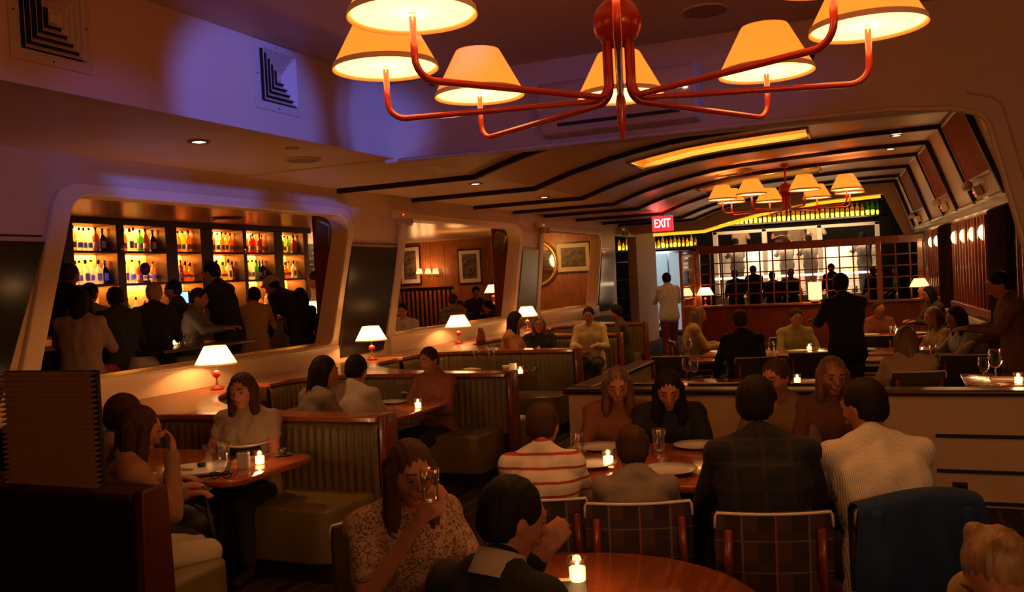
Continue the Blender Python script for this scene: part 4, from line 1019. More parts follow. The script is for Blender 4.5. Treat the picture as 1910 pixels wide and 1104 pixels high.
# ------------------------------------------------------------------ things on the tables
PROTO = {}
def place(kind, maker, loc, lab, group, rz=0, s=1.0):
    if kind not in PROTO:
        t = maker(); PROTO[kind] = t; t.location = loc; t.rotation_euler.z = rz; t['label'] = lab; t['group'] = group
        if s != 1: t.scale = (s, s, s)
        return t
    r = dup(PROTO[kind], loc, rz, lab, group); r.scale = (s, s, s); return r
def solid(o, th=.0015): m = o.modifiers.new('s', 'SOLIDIFY'); m.thickness = th; return o
def mk_plate():
    t = thing('plate', (0, 0, 0), '', 'plate'); MB().lathe([(0, .004), (.08, .004), (.09, .008), (.135, .022), (.137, .025), (.09, .014), (.0, .010)], 40).build('dish', white, t); return t
def mk_glass():
    t = thing('water_glass', (0, 0, 0), '', 'glass'); solid(MB().lathe([(.0, .002), (.028, .002), (.030, .01), (.036, .12)], 24, caps=False).build('tumbler', gl, t)); return t
def mk_wine():
    t = thing('wine_glass', (0, 0, 0), '', 'glass')
    solid(MB().lathe([(.004, .10), (.02, .105), (.038, .135), (.041, .165), (.032, .215)], 24, caps=False).build('bowl', gl, t), .001)
    MB().lathe([(.035, 0), (.034, .002), (.006, .006), (.0035, .02), (.0035, .1), (.006, .104), (0, .104)], 16).build('stem', gl, t); return t
def mk_candle():
    t = thing('candle_glass', (0, 0, 0), '', 'candle')
    solid(MB().lathe([(0, .001), (.028, .001), (.032, .01), (.034, .085)], 24, caps=False).build('glass', gl, t), .001)
    MB().lathe([(0, .006), (.0265, .006), (.0285, .05), (0, .048)], 20).build('wax', glow('candle_wax', (1, .48, .16), 4.5), t)
    MB().lathe([(0, .048), (.006, .056), (.0045, .066), (0, .078)], 10).build('flame', glow('flame', (1, .7, .3), 25), t); return t
def mk_shaker():
    t = thing('menu_holder', (0, 0, 0), '', 'menu holder'); MB().box(-.028, .028, -.014, .014, 0, .075).build('body', mat('dim_ceramic', (.62, .58, .50), .3), t, bevel=.004); MB().box(-.024, .024, -.006, .006, .075, .08).build('slot', black, t); return t
def mk_cup():
    t = thing('tea_light_dish', (0, 0, 0), '', 'dish'); MB().lathe([(0, .003), (.03, .003), (.06, .012), (.062, .014), (.03, .008), (0, .007)], 28).build('saucer', mat('dark_saucer', (.25, .2, .15), .15), t)
    MB().lathe([(0, .008), (.022, .008), (.032, .045), (.029, .047), (.02, .014), (0, .014)], 24).build('cup', mat('dark_cup', (.06, .05, .045), .2), t); return t
def P(px, py, z=.755): q = on('Z', z, px, py); return (q.x, q.y, z)
def candle(loc, lab, pw=.35):
    place('candle', mk_candle, loc, lab, 'candles in glasses'); light('POINT', (loc[0], loc[1], loc[2] + .12), pw, CANDLE, .03, name='candle_light')
def glass_(loc, lab, s=1.0): place('glass', mk_glass, loc, lab, 'tumblers on the tables', s=s)
def wine(loc, lab, s=1.0): place('wine', mk_wine, loc, lab, 'wine glasses', s=s)
def plate_(loc, lab, s=1.0): place('plate', mk_plate, loc, lab, 'white plates', s=s)
candle(P(485, 866), 'votive candle glowing in a glass on the nearest booth table', .9)
candle(P(971, 697), 'votive candle in a glass on the empty third booth table', .8)
candle(P(1135, 868), 'votive candle between the plates on the left part of the communal table', .3)
candle(P(1005, 655), 'votive candle before the woman in black in the fourth booth', .6)
candle(P(1078, 1085), 'votive candle on the round table', .8)
candle(P(1900, 716, .83), 'bright candle on the dark table at the right end of the half wall', 1.2)
candle(P(780, 762), 'votive candle at the edge of the second booth table', .6)
candle((-.85, 8.12, .76), 'votive candle on the table behind the half wall', .5)
candle((.2, 10.6, .76), 'tiny candle on the table in front of the woman in grey', .3)
for px, py, lab in ((240, 636, 'left of three votive candles on the dark bar room table'), (302, 636, 'middle votive candle of three on the dark bar room table'), (327, 634, 'right of three votive candles on the dark bar room table')):
    q = at(9.2, px, py); candle((q.x, q.y, 1.30), lab, .35)
q = at(9.2, 285, 640)
t = thing('high_table', (q.x, q.y + .0, .35), 'dark high table with candles and glasses in the bar room', 'table')
MB().box(-.5, .7, -.55, .75, .91, .945).build('table_top', dark_w, t, bevel=.008); MB().cyl(.05, 0, .91).lathe([(0, 0), (.3, 0), (.3, .02), (0, .04)], 24).build('pedestal', black, t)
for k, (px, py) in enumerate(((256, 634), (275, 630), (268, 640), (340, 632), (350, 634))):
    q = at(9.1, px, py); glass_((q.x, q.y, 1.295), '%s tumbler from the left on the dark high table in the bar room' % ordinal(k + 1))
q = at(8.3, 82, 640)
t = thing('side_table', (q.x, q.y, .35), 'small round table with a red drink at the left edge of the bar opening', 'table')
MB().lathe([(0, q.z - .42), (.3, q.z - .42), (.31, q.z - .40), (.3, q.z - .38), (0, q.z - .38)], 32).build('table_top', mat('grey_top', (.35, .25, .18), .3), t); MB().cyl(.03, 0, q.z - .42).build('column', black, t)
t = thing('red_drink', (q.x + .05, q.y, q.z - .03), 'short glass of red drink on the small round bar room table', 'glass')
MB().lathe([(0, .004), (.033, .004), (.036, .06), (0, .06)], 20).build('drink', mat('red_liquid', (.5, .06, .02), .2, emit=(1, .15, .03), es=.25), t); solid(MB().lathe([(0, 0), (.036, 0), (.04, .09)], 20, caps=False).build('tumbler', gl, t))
# nearest booth table
plate_(P(458, 832, .80), 'large round white plate on a low stand, nearest booth table', 1.4)
q = P(458, 832, .80); t = thing('plate_stand', (q[0], q[1], .755), 'low black ring stand under the large round plate', 'stand'); MB().lathe([(.10, 0), (.11, 0), (.10, .046), (.09, .046)], 24).build('ring', black, t)
q = P(366, 880)
t = thing('square_plate', q, 'square white plate with leftovers on a black tray, nearest booth table', 'plate'); t.rotation_euler.z = radians(38)
MB().prism(rounded([(-.17, -.17), (.17, -.17), (.17, .17), (-.17, .17)], .02, 3), .012, .024).build('dish', white, t, bevel=.005)
MB().prism(rounded([(-.19, -.19), (.19, -.19), (.19, .19), (-.19, .19)], .02, 3), 0, .012).build('tray', black, t, bevel=.003)
MB().lathe([(0, 0), (.024, 0), (.026, .02), (0, .022)], 16, (.03, .03, .024)).build('sauce_dish', black, t)
MB().sphere(.016, (-.05, -.05, .03), 10, 6, (1.5, 1, .6)).sphere(.012, (-.02, -.07, .03), 10, 6, (1.4, 1, .6)).sphere(.014, (-.08, -.02, .03), 10, 6).build('crumbs', mat('fried_food', (.45, .25, .08), .6), t)
glass_(P(390, 866), 'half full tumbler behind the square plate on the nearest booth table'); glass_(P(417, 868), 'taller tumbler right of the half full one on the nearest booth table', 1.2)
place('shaker', mk_shaker, P(455, 874), 'white rectangular menu holder left of the candle on the nearest booth table', 'menu holders', radians(15), 1.3)
place('cup', mk_cup, P(528, 850), 'dark cup on a saucer at the right end of the nearest booth table', 'cups')
t = thing('sunglasses', P(412, 893), 'dark framed glasses folded at the front edge of the nearest booth table', 'glasses'); t.rotation_euler.z = radians(20)
f = MB()
for sx in (-1, 1):
    f.tube([(sx * .035 + .028 * cos(2 * pi * k / 16), .0, .022 + .02 * sin(2 * pi * k / 16)) for k in range(17)], .003, 6); f.tube([(sx * .063, 0, .03), (sx * .06, .08, .02), (-sx * .02, .10, .006)], .0025, 6)
f.tube([(-.008, 0, .028), (.008, 0, .028)], .003, 6); f.build('frame', blackg, t)
# second booth
plate_(P(780, 735), 'large white plate in front of the guest in the second booth', 1.2); plate_(P(735, 752), 'smaller white plate at the near side of the second booth table', .9)
glass_(P(700, 745), 'tumbler at the back of the second booth table')
# third booth, empty and laid
plate_(P(905, 680), 'white plate at the back of the empty third booth table', .9)
wine(P(890, 688), 'left wine glass on the empty third booth table', 1.1); wine(P(918, 688), 'right wine glass on the empty third booth table', 1.1)
t = thing('napkin', P(878, 692), 'folded white napkin at the left end of the third booth table', 'napkin'); MB().sphere(.1, (0, 0, .02), 16, 8, (1, .45, .2)).sphere(.07, (.07, .0, .02), 14, 8, (1, .5, .25)).build('folded_cloth', mat('napkin_cloth', (.75, .62, .48), .9), t)
place('cup', mk_cup, P(1000, 692), 'dark cup beside the candle on the third booth table', 'cups'); place('shaker', mk_shaker, P(957, 696), 'white menu holder beside the candle on the third booth table', 'menu holders', 0, 1.5)
t = thing('butter_dish', P(945, 688), 'small round cream bowl on the third booth table', 'bowl'); MB().lathe([(0, 0), (.045, 0), (.055, .04), (.05, .042), (.04, .01), (0, .01)], 24).build('bowl', white, t)
q = on('Z', .955, 897, 640)
t = thing('carved_bottle', (q.x, q.y, .955), 'dark wooden bottle shaped ornament on the ledge behind the third booth', 'ornament'); MB().lathe([(0, 0), (.06, 0), (.07, .03), (.06, .14), (.04, .18), (.045, .20), (0, .215)], 16).build('body', wood_r, t)
# communal table
plate_(P(1105, 870), 'white plate before the woman in orange, communal table', 1.0); plate_(P(1250, 882), 'white plate in front of the child in grey, communal table', 1.05); plate_(P(1300, 835), 'white plate before the dark haired woman in black, communal table', 1.0); plate_(P(1120, 838), 'oval looking white plate at the far left of the communal table', 1.0)
glass_(P(1078, 850), 'tumbler at the far left of the communal table', 1.1); glass_(P(1230, 842), 'tumbler in front of the woman in black', 1.1)
t = thing('beer_glass', P(1500, 880), 'tall amber beer glass between the two men at the communal table', 'glass')
MB().lathe([(0, .006), (.032, .006), (.040, .12), (0, .12)], 24).build('beer', mat('beer', (.6, .22, .03), .2, emit=(1, .3, .03), es=.04), t); solid(MB().lathe([(0, 0), (.035, 0), (.044, .155)], 24, caps=False).build('glass', gl, t)); MB().lathe([(0, .12), (.040, .12), (.041, .138), (0, .14)], 20).build('foam', white, t)
# round table: menus
q = P(1040, 1062)
t = thing('menu', (-1.13, 2.72, .755), 'dark folded menu on the round table beside the suited man', 'menu'); t.rotation_euler.z = radians(20)
MB().box(-.15, .15, -.11, .11, 0, .006).build('cover', black, t); MB().box(-.145, .145, .075, .105, .006, .009).build('page', paper, t)
# far room tables
wine(P(1283, 718, .765), 'left champagne glass on the table behind the half wall', 1.15); wine(P(1296, 718, .765), 'right champagne glass on the table behind the half wall', 1.15)
wine((-2.3, 10.4, .76), 'wine glass on the small square table in the far room', 1.1)
wine(P(1836, 720, .83), 'narrow glass on the dark table at the right end of the half wall', 1.0); wine(P(1858, 718, .83), 'large wine glass on the dark table at the right end of the half wall', 1.25)
t = thing('napkin', P(1882, 708, .83), 'flat white napkin on the dark table at the right end of the half wall', 'napkin'); MB().box(-.13, .13, -.06, .06, 0, .018).build('folded_cloth', mat('napkin_cloth', (.75, .62, .48), .9), t, bevel=.006)
plate_((.1, 10.35, .76), 'white plate with food in front of the woman in grey', .9)
for k, (x, y, lab) in enumerate(((-1.7, 10.9, 'plate at the left end of the long far table'), (-1.1, 10.8, 'plate in the middle of the long far table'), (-.4, 10.9, 'plate at the right end of the long far table'), (-.4, 12.8, 'plate on the left of the brightly lit table'), (.2, 12.9, 'plate on the right of the brightly lit table'))): plate_((x, y, .78 if k < 3 else .80), lab, 1.0)
for k, (x, y, lab) in enumerate(((-1.4, 10.75, 'tumbler near the left end of the long far table'), (-.7, 10.8, 'tumbler right of the middle of the long far table'), (-.1, 12.7, 'tumbler on the brightly lit table'), (.3, 10.2, 'tumbler beside the plate of the woman in grey'))): glass_((x, y, .78 if k < 2 else (.80 if k == 2 else .76)), lab, 1.1)
for k, (x, y) in enumerate(((-1.0, 11.0), (-.05, 12.95), (-1.9, 10.9))): candle((x, y, .78 if k != 1 else .80), ('candle in the middle of the long far table', 'candle on the brightly lit table by the right wall', 'candle at the left end of the long far table')[k], .8)
# orange lamp-like pillar light glowing over the far group
t = thing('table_lantern', (on('Y', 18.95, 1520, 540).x, 18.95, 1.03), 'blurred amber cylinder lantern on the screen ledge above the far group', 'lamp')
MB().lathe([(0, 0), (.1, 0), (.1, .03), (0, .03)], 20).build('base', brass, t); MB().lathe([(.13, .05), (.13, .40)], 28, caps=False).build('lamp_shade', glow('lantern', (1, .52, .18), 1.6), t); MB().cyl(.01, .03, .3, n=8).build('stem', brass, t)
light('POINT', (t.location.x, 18.7, 1.3), 6, WARMW, .1, name='lantern_bulb')
# coats
def drape(name, loc, rz, m, lab, w_=.56, drop=.6, seed=1, thick=.014):
    t = thing(name, loc, lab, 'jacket'); t.rotation_euler.z = rz
    rows = []; r = random.Random(seed); ph = [r.uniform(0, 6) for _ in range(4)]
    for i in range(25):
        s_ = -drop + (drop * 1.7) * i / 24           # along the fall, over the chair top, down the front
        row = []
        for j in range(31):
            x = -w_ / 2 + w_ * j / 30; fold = .018 * sin(x * 34 + ph[0]) + .012 * sin(x * 61 + ph[1] + s_ * 5)
            k = min(1, max(0, -s_) / .25)
            if s_ < 0: y = -.085 - fold * k - .03 * k; z = s_ + .03
            else: y = -.085 + .13 * min(1, s_ / .07); z = .03 - max(0, s_ - .05)
            x2 = x * (1 + .12 * k)
            row.append(Vector((x2, y, z + .012 * sin(x * 9 + ph[2]) - .10 * abs(x / w_) ** 2)))
        rows.append(row)
    o = MB().grid(rows).build('cloth', m, t); s = o.modifiers.new('s', 'SOLIDIFY'); s.thickness = thick; s.offset = 0; u = o.modifiers.new('u', 'SUBSURF'); u.levels = u.render_levels = 1
    for sx in (-1, 1): MB().capsule((sx * w_ * .36, -.085, -.05), (sx * w_ * .44, -.10, -drop * .9), .032, .026).build('sleeve', m, t)
    return t
drape('jacket', (.14, 2.44, .88), radians(75), mat('khaki_cotton', (.36, .19, .08), .85), 'khaki jacket slung over the chair at the bottom edge', .46, .4, 5)
bag = thing('handbag', (-3.62, 3.7, .47), 'dark handbag lying on the nearest bench beside the guest in white trousers', 'bag')
MB().sphere(.2, (0, 0, .1), 20, 12, (.9, .55, .5)).build('body', black, bag); MB().tube([(-.12, 0, .17), (-.06, .05, .26), (.1, .05, .26), (.17, 0, .14), (.24, 0, -.1)], .012, 8).build('strap', black, bag)
# ------------------------------------------------------------------ people
def remesh(m, voxel, it=3, fac=.5):
    """one continuous skin over the collected volumes"""
    me = bpy.data.meshes.new('body'); me.from_pydata(m.v, [], m.f); me.update()
    bm = bmesh.new(); bm.from_mesh(me); bmesh.ops.recalc_face_normals(bm, faces=bm.faces); bm.to_mesh(me); bm.free()
    o = bpy.data.objects.new('tmp', me); COL.objects.link(o)
    r = o.modifiers.new('r', 'REMESH'); r.mode = 'VOXEL'; r.voxel_size = voxel; r.use_smooth_shade = True
    s = o.modifiers.new('s', 'SMOOTH'); s.factor = fac; s.iterations = it
    out = bake(o); bpy.data.meshes.remove(me)
    out.polygons.foreach_set('use_smooth', [True] * len(out.polygons))
    return out
import numpy as np
def wrinkle(me, fn):
    n = len(me.vertices); c = np.empty(n * 3, 'f'); me.vertices.foreach_get('co', c); c = c.reshape(-1, 3)
    nn = np.empty(n * 3, 'f'); me.vertex_normals.foreach_get('vector', nn); nn = nn.reshape(-1, 3)
    c = c + nn * fn(c)[:, None]; me.vertices.foreach_set('co', c.astype('f').ravel()); me.update()
def link_mesh(name, me, m, parent):
    me.materials.clear(); me.materials.append(m); o = bpy.data.objects.new(name, me); COL.objects.link(o); o.parent = parent; return o
SK = {'light': mat('skin_light', (.43, .175, .09), .55, spec=.3), 'tan': mat('skin_tan', (.34, .135, .07), .55, spec=.3), 'dark': mat('skin_dark', (.16, .07, .04), .5)}
HC = {'black': mat('hair_black', (.010, .006, .005), .7, spec=.2, bump=.5, bscale=70, stretch=(1, 1, .15)), 'brown': mat('hair_brown', (.05, .02, .01), .7, spec=.2, bump=.5, bscale=70, stretch=(1, 1, .15)),
      'blond': mat('hair_blond', (.30, .16, .065), .45, var=.4, vscale=25, stretch=(1, 1, .2), bump=.5, bscale=70), 'light': mat('hair_light_brown', (.13, .06, .028), .45, var=.4, vscale=25, stretch=(1, 1, .2)), 'grey': mat('hair_grey', (.35, .28, .2), .6)}
eye_m = mat('eye_white', (.22, .14, .10), .3); iris = mat('eye_dark', (.02, .012, .01), .15); lip = mat('lips', (.40, .09, .07), .4); brow = mat('eyebrow', (.03, .015, .01), .7)
def fab(name, c, **k): return mat('cloth_' + name, c, .88, **k)
def person(hx, face, lab, pose='sit', skin='light', hair=('short', 'brown'), top=None, bottom=None, floor=0.0, lean=8, turn=0, nod=8, arms=('table', 'table'), res='mid', k=1.0, sleeve=1.0, shoes=None, extras=(), collar=None):
    """hx: head centre in the world; face: direction the body faces in degrees from +X; turn: head turned left of that"""
    hx = Vector(hx); V = {'near': .0085, 'mid': .013, 'far': .019}[res]
    def Ry(deg):  # lean forward about the side axis: forward is +X locally, left is +Y
        return Matrix.Rotation(radians(deg), 3, 'Y')
    zp0 = .56 if pose == 'sit' else .95 * k
    P0 = Vector((0, 0, 0)); P1 = P0 + Ry(lean * .6) @ Vector((0, 0, .17 * k)); P2 = P1 + Ry(lean) @ Vector((0, 0, .19 * k)); P3 = P2 + Ry(lean * 1.1) @ Vector((0, 0, .15 * k)); P4 = P3 + Ry(lean * .8 + nod) @ Vector((.015, 0, .165 * k))
    # pelvis height so that the head ends up at hx, kept within what a seat or the floor allows
    zp = hx.z - floor - P4.z
    if pose == 'sit': lo, hi = .50 if k > .9 else .48, .68
    else: lo, hi = .86 * k, 1.02 * k
    zc = min(hi, max(lo, zp)); miss = zp - zc
    base = Vector((0, 0, zc))
    t = thing('person', (0, 0, floor), lab, 'person')
    t.rotation_euler.z = radians(face)
    R = Matrix.Rotation(radians(face), 3, 'Z'); t.location = Vector((hx.x, hx.y, floor)) - R @ Vector((P4.x, P4.y, 0))
    if miss > 0: base.z += min(miss, .12)
    elif miss < 0: base.z += max(miss, -.06)
    P0, P1, P2, P3, P4 = [p + base for p in (P0, P1, P2, P3, P4)]
    sh = P3 + Ry(lean) @ Vector((-.01, 0, -.045 * k)); sw = .165 * k
    SL, SR = sh + Vector((0, sw, 0)), sh - Vector((0, sw, 0))
    HT = Matrix.Translation(P4) @ Matrix.Rotation(radians(turn), 4, 'Z') @ Matrix.Rotation(radians(lean * .5 + nod), 4, 'Y')
    def H(x, y, z): return HT @ Vector((x * k ** .5, y * k ** .5, z * k ** .5))
    def torso(m, g):
        m.capsule(P0, P1, (.112 + g) * k, (.10 + g) * k); m.capsule(P1, P2 + Vector((.0, 0, 0)), (.10 + g) * k, (.116 + g) * k); m.capsule(P2, sh + Vector((0, 0, -.03)), (.116 + g) * k, (.088 + g) * k)
        for s in (1, -1):
            m.capsule(P0 + Vector((0, s * .075 * k, 0)), P1 + Vector((0, s * .055 * k, 0)), (.108 + g) * k, (.098 + g) * k)
            m.capsule(P1 + Vector((0, s * .055 * k, 0)), P2 + Vector((.005, s * .075 * k, 0)), (.098 + g) * k, (.110 + g) * k)
            m.capsule(P2 + Vector((.005, s * .075 * k, 0)), sh + Vector((0, s * .085 * k, -.03)), (.110 + g) * k, (.080 + g) * k)
            m.capsule(sh + Vector((0, s * .085 * k, -.01)), sh + Vector((0, s * sw, 0)), (.070 + g) * k, (.056 + g) * k)
            m.capsule(P3 + Vector((-.005, 0, .03)), sh + Vector((0, s * .11 * k, .005)), (.048 + g) * k, (.05 + g) * k)
        return m
    EL = []; HD = []
    for s, S_, a in ((1, SL, arms[0]), (-1, SR, arms[1])):
        U, F = .275 * k, .245 * k
        if a == 'table': e = S_ + Vector((.13, s * .07, -.235)) * k; h = e + Vector((.21, -s * .11, .03)) * k
        elif a == 'fwd': e = S_ + Vector((.17, s * .05, -.20)) * k; h = e + Vector((.24, -s * .03, .02)) * k
        elif a == 'face': e = S_ + Vector((.16, s * .04, -.21)) * k; h = H(.13, s * .03, -.10)
        elif a == 'drink': e = S_ + Vector((.15, s * .05, -.21)) * k; h = H(.17, s * .02, -.09)
        elif a == 'cross': e = S_ + Vector((.06, s * .07, -.25)) * k; h = e + Vector((.16, -s * .18, .06)) * k
        elif a == 'lap': e = S_ + Vector((.05, s * .06, -.27)) * k; h = e + Vector((.21, -s * .05, -.06)) * k
        else: e = S_ + Vector((-.01, s * .055, -.275)) * k; h = e + Vector((.06, s * .0, -.235)) * k
        EL.append(e); HD.append(h)
    hips = [P0 + Vector((0, s * .09 * k, -.01)) for s in (1, -1)]
    if pose == 'sit':
        kn = [h + Vector((.42 * k, (.03 if i == 0 else -.03) * k, .0)) for i, h in enumerate(hips)]; an = [Vector((q.x - .03 * k, q.y, .09)) for q in kn]
    else:
        kn = [h + Vector((.02 + (.05 if i else 0), 0, -.43 * k)) for i, h in enumerate(hips)]; an = [Vector((q.x - .04 * k, q.y, .09)) for q in kn]
    # ---- body
    b = MB(); torso(b, 0)
    b.capsule(P3 + Vector((0, 0, -.02)), H(-.015, 0, -.05), .052 * k, .050 * k)
    q = k ** .5
    b.sphere(1, tuple(P4), 20, 14, (1, 1, 1), M=(HT.to_3x3().to_4x4() @ Matrix.Diagonal((.095 * q, .076 * q, .108 * q, 1))))
    b.capsule(H(.025, 0, -.04), H(.045, 0, -.085), .058 * q, .034 * q)        # jaw and chin
    if res != 'far':
        b.capsule(H(.088, 0, .018), H(.108, 0, -.022), .009 * q, .014 * q, 10)  # nose
        b.capsule(H(.082, .035, .028), H(.082, -.035, .028), .012 * q, .012 * q, 8)   # brow ridge
        b.capsule(H(.088, .018, -.052), H(.088, -.018, -.052), .010, .010, 8)
        for s in (1, -1):
            b.sphere(1, tuple(H(-.005, s * .076, -.005)), 10, 8, M=(HT.to_3x3().to_4x4() @ Matrix.Diagonal((.018, .010, .03, 1))))
            b.sphere(.022 * q, tuple(H(.062, s * .035, -.025)), 10, 8)
    for i, (s, S_) in enumerate(((1, SL), (-1, SR))):
        e, h = EL[i], HD[i]
        b.capsule(S_, e, .046 * k, .037 * k); b.capsule(e, h, .036 * k, .024 * k)
        d = (h - e).normalized(); side = Vector((0, 0, 1)).cross(d)
        if side.length < .2: side = Vector((1, 0, 0)).cross(d)
        side.normalize(); up = d.cross(side).normalized()
        if a_is(arms[i], ('face', 'drink')): side, up = up, -side
        palm = h + d * .045 * k
        b.capsule(h + side * .012, palm + side * .016, .020 * k, .018 * k, 10); b.capsule(h - side * .012, palm - side * .016, .020 * k, .018 * k, 10)
        for j, (off, ln) in enumerate(((.030, .062), (.011, .074), (-.009, .070), (-.028, .055))):
            o0 = palm + d * .012 + side * off * s * k; o1 = o0 + (d * ln * .5 - up * .012) * k; o2 = o1 + (d * ln * .38 - up * .028) * k
            r = .0095 if res == 'near' else .0115
            b.capsule(o0, o1, r * k, r * .95 * k, 8); b.capsule(o1, o2, r * .95 * k, r * .8 * k, 8)
        th0 = h + d * .015 + side * .026 * s * k; th1 = th0 + (d * .028 + side * s * .022 - up * .01) * k; th2 = th1 + (d * .030 + side * s * .004 - up * .012) * k
        b.capsule(th0, th1, .012 * k, .011 * k, 8); b.capsule(th1, th2, .011 * k, .009 * k, 8)
    for i in (0, 1):
        b.capsule(hips[i], kn[i], .085 * k, .058 * k); b.capsule(kn[i], an[i], .055 * k, .036 * k)
        b.capsule(an[i] + Vector((-.02, 0, -.04)), an[i] + Vector((.15, 0, -.055)), .035 * k, .028 * k)
    link_mesh('body', remesh(b, V), SK[skin], t)
    # ---- face parts
    if res != 'far':
        for s in (1, -1):
            e = MB().sphere(.0105 * q, tuple(H(.0835, s * .033, .010)), 12, 8).build('eye', eye_m, t)
            MB().sphere(.0058 * q, tuple(H(.0910, s * .033, .009)), 10, 6).build('iris', iris, e)
            MB().capsule(H(.094, s * .018, .034), H(.086, s * .048, .036), .0042, .003, 6).build('eyebrow', brow, t)
        MB().capsule(H(.0985, .018, -.053), H(.0985, -.018, -.053), .0055, .0055, 8).capsule(H(.097, .014, -.060), H(.097, -.014, -.060), .006, .006, 8).build('lips', lip, t)
    # ---- clothes
    tm = top or fab('dark', (.02, .017, .016)); bt = bottom or fab('dark_trousers', (.02, .018, .02))
    c = MB(); torso(c, .020)
    c.capsule(P0 + Vector((0, .075 * k, -.05)), P0 + Vector((0, -.075 * k, -.05)), .128 * k, .128 * k)
    for i, S_ in enumerate((SL, SR)):
        e, h = EL[i], HD[i]
        if sleeve > 0: c.capsule(S_, S_.lerp(e, min(1, sleeve * 2)), .062 * k, .054 * k)
        if sleeve > .5: c.capsule(e, e.lerp(h, min(.92, (sleeve - .5) * 1.84)), .053 * k, .040 * k)
    cm = remesh(c, V * 1.15, 4)
    # soft folds in the cloth
    wrinkle(cm, lambda c: (np.sin(c[:, 2] * 42 + c[:, 0] * 23 + c[:, 1] * 31) + np.sin(c[:, 2] * 19 - c[:, 1] * 57)) * .00225)
    link_mesh('shirt', cm, tm, t)
    if bt is not None:
        c = MB()
        for i in (0, 1):
            c.capsule(P0 + Vector((0, (.07 if i == 0 else -.07) * k, .02)), hips[i], .105 * k, .105 * k)
            c.capsule(hips[i], kn[i], .104 * k, .075 * k); c.capsule(kn[i], an[i] + Vector((0, 0, .03)), .073 * k, .056 * k)
        link_mesh('trousers', remesh(c, V * 1.3, 3), bt, t)
    for i in (0, 1):
        f = MB(); a = an[i]; f.capsule(a + Vector((-.035, 0, -.042)), a + Vector((.16, 0, -.055)), .044 * k, .034 * k)
        f.build('shoe', shoes or black, t)
    if collar:
        MB().xf(Matrix.Identity(4)); cl = MB().lathe([(.088, -.03), (.082, .0), (.068, .045), (.062, .045), (.078, -.03)], 24, caps=False, M=Matrix.Translation(P3 + Vector((0, 0, .025))) @ Matrix.Rotation(radians(lean + 12), 4, 'Y')).build('collar', collar, t)
    # ---- hair
    kind, hc = hair
    if kind != 'bald':
        h = MB(); B = HT.to_3x3().to_4x4()
        def ell(x, y, z, a, b_, c_): h.sphere(1, tuple(H(x, y, z)), 18, 12, M=B @ Matrix.Diagonal((a * q, b_ * q, c_ * q, 1)))
        ell(-.014, 0, .026, .096, .085, .096)
        if kind == 'cap': ell(-.03, 0, -.01, .075, .080, .07)
        if kind in ('short', 'cap'): ell(-.035, 0, -.012, .070, .079, .075)
        if kind in ('long', 'longer', 'bob'):
            ell(-.035, 0, -.02, .078, .088, .09)
            L_ = {'bob': .13, 'long': .26, 'longer': .36}[kind] * k
            for s in (1, -1):
                h.capsule(H(.005, s * .070, .01), H(-.01, s * .080, -.04) + Vector((0, 0, -L_ * .5)), .034, .036); h.capsule(H(-.01, s * .080, -.04) + Vector((0, 0, -L_ * .5)), H(-.03, s * .06, -.05) + Vector((0, 0, -L_)), .036, .022)
            h.capsule(H(-.065, 0, 0), H(-.07, 0, -.05) + Vector((-.025, 0, -L_)), .055, .045); h.capsule(H(-.055, .04, 0), H(-.06, .045, -.05) + Vector((-.02, 0, -L_ * .95)), .05, .035); h.capsule(H(-.055, -.04, 0), H(-.06, -.045, -.05) + Vector((-.02, 0, -L_ * .92)), .05, .035)
        if kind == 'bun': ell(-.035, 0, -.012, .070, .079, .075); ell(-.03, .045, .10, .03, .032, .028); ell(-.04, -.04, .10, .032, .03, .028); 
        hm = remesh(h, max(.009, V), 2)
        wrinkle(hm, lambda c: np.sin(c[:, 1] * 260 + c[:, 2] * 8) * .0018)
        link_mesh('hair', hm, HC[hc], t)
        if kind == 'cap':
            cp = MB(); cp.sphere(1, tuple(H(-.005, 0, .045)), 20, 12, M=B @ Matrix.Diagonal((.112, .096, .078, 1))); cp.sphere(1, tuple(H(.085, 0, .048)), 16, 8, M=B @ Matrix.Diagonal((.075, .075, .008, 1)))
            link_mesh('cap', remesh(cp, .008, 2), mat('cap_cloth', (.45, .33, .2), .8), t)
    hands = [t.matrix_basis.copy()] and [Vector(t.location) + R @ x for x in HD]
    return t, hands
def a_is(a, b): return a in b
AWAY, TOWARD, LEFT, RIGHT = 113, -67, 203, 23
W = fab('white', (.62, .54, .44)); NV = stripes('navy_check', (.008, .008, .014), None, 1, lines=[('Z', 11, .14, (.022, .015, .02)), ('Y', 9, .14, (.02, .013, .02))], rough=.9)
STR = stripes('fine_stripe_shirt', (.80, .70, .55), None, 1, lines=[('Y', 150, .35, (.36, .31, .28))], rough=.8)
RS = stripes('red_stripe_shirt', (.74, .62, .5), None, 1, lines=[('Z', 17, .2, (.45, .05, .04))], rough=.85)
FL = floral('floral_dress', (.31, .19, .11), (.06, .025, .02), (.15, .035, .02))
# front of the room
_, h = person(at(3.25, 765, 880), -38, 'woman with long brown hair in a floral dress holding a glass to her mouth', hair=('longer', 'brown'), top=FL, bottom=FL, arms=('table', 'drink'), res='near', lean=10, nod=10, sleeve=.35, skin='tan')
gq = h[1] + Vector((.05, -.02, .06))
place('glass', mk_glass, gq, 'tumbler held up by the woman in the floral dress', 'tumblers on the tables', s=.95)
person(at(2.55, 955, 965), 78, 'man in a black suit with white collar seen from behind at the bottom', hair=('short', 'black'), top=fab('suit', (.006, .005, .005)), arms=('face', 'table'), res='near', lean=14, nod=10, turn=-28, collar=fab('collar_linen', (.34, .27, .21)))
person(at(2.25, 1862, 1065), 235, 'child with wavy blond hair tied up, cut off by the bottom right corner', hair=('bun', 'blond'), top=fab('beige', (.35, .22, .14)), res='near', k=.9, nod=34, lean=14)
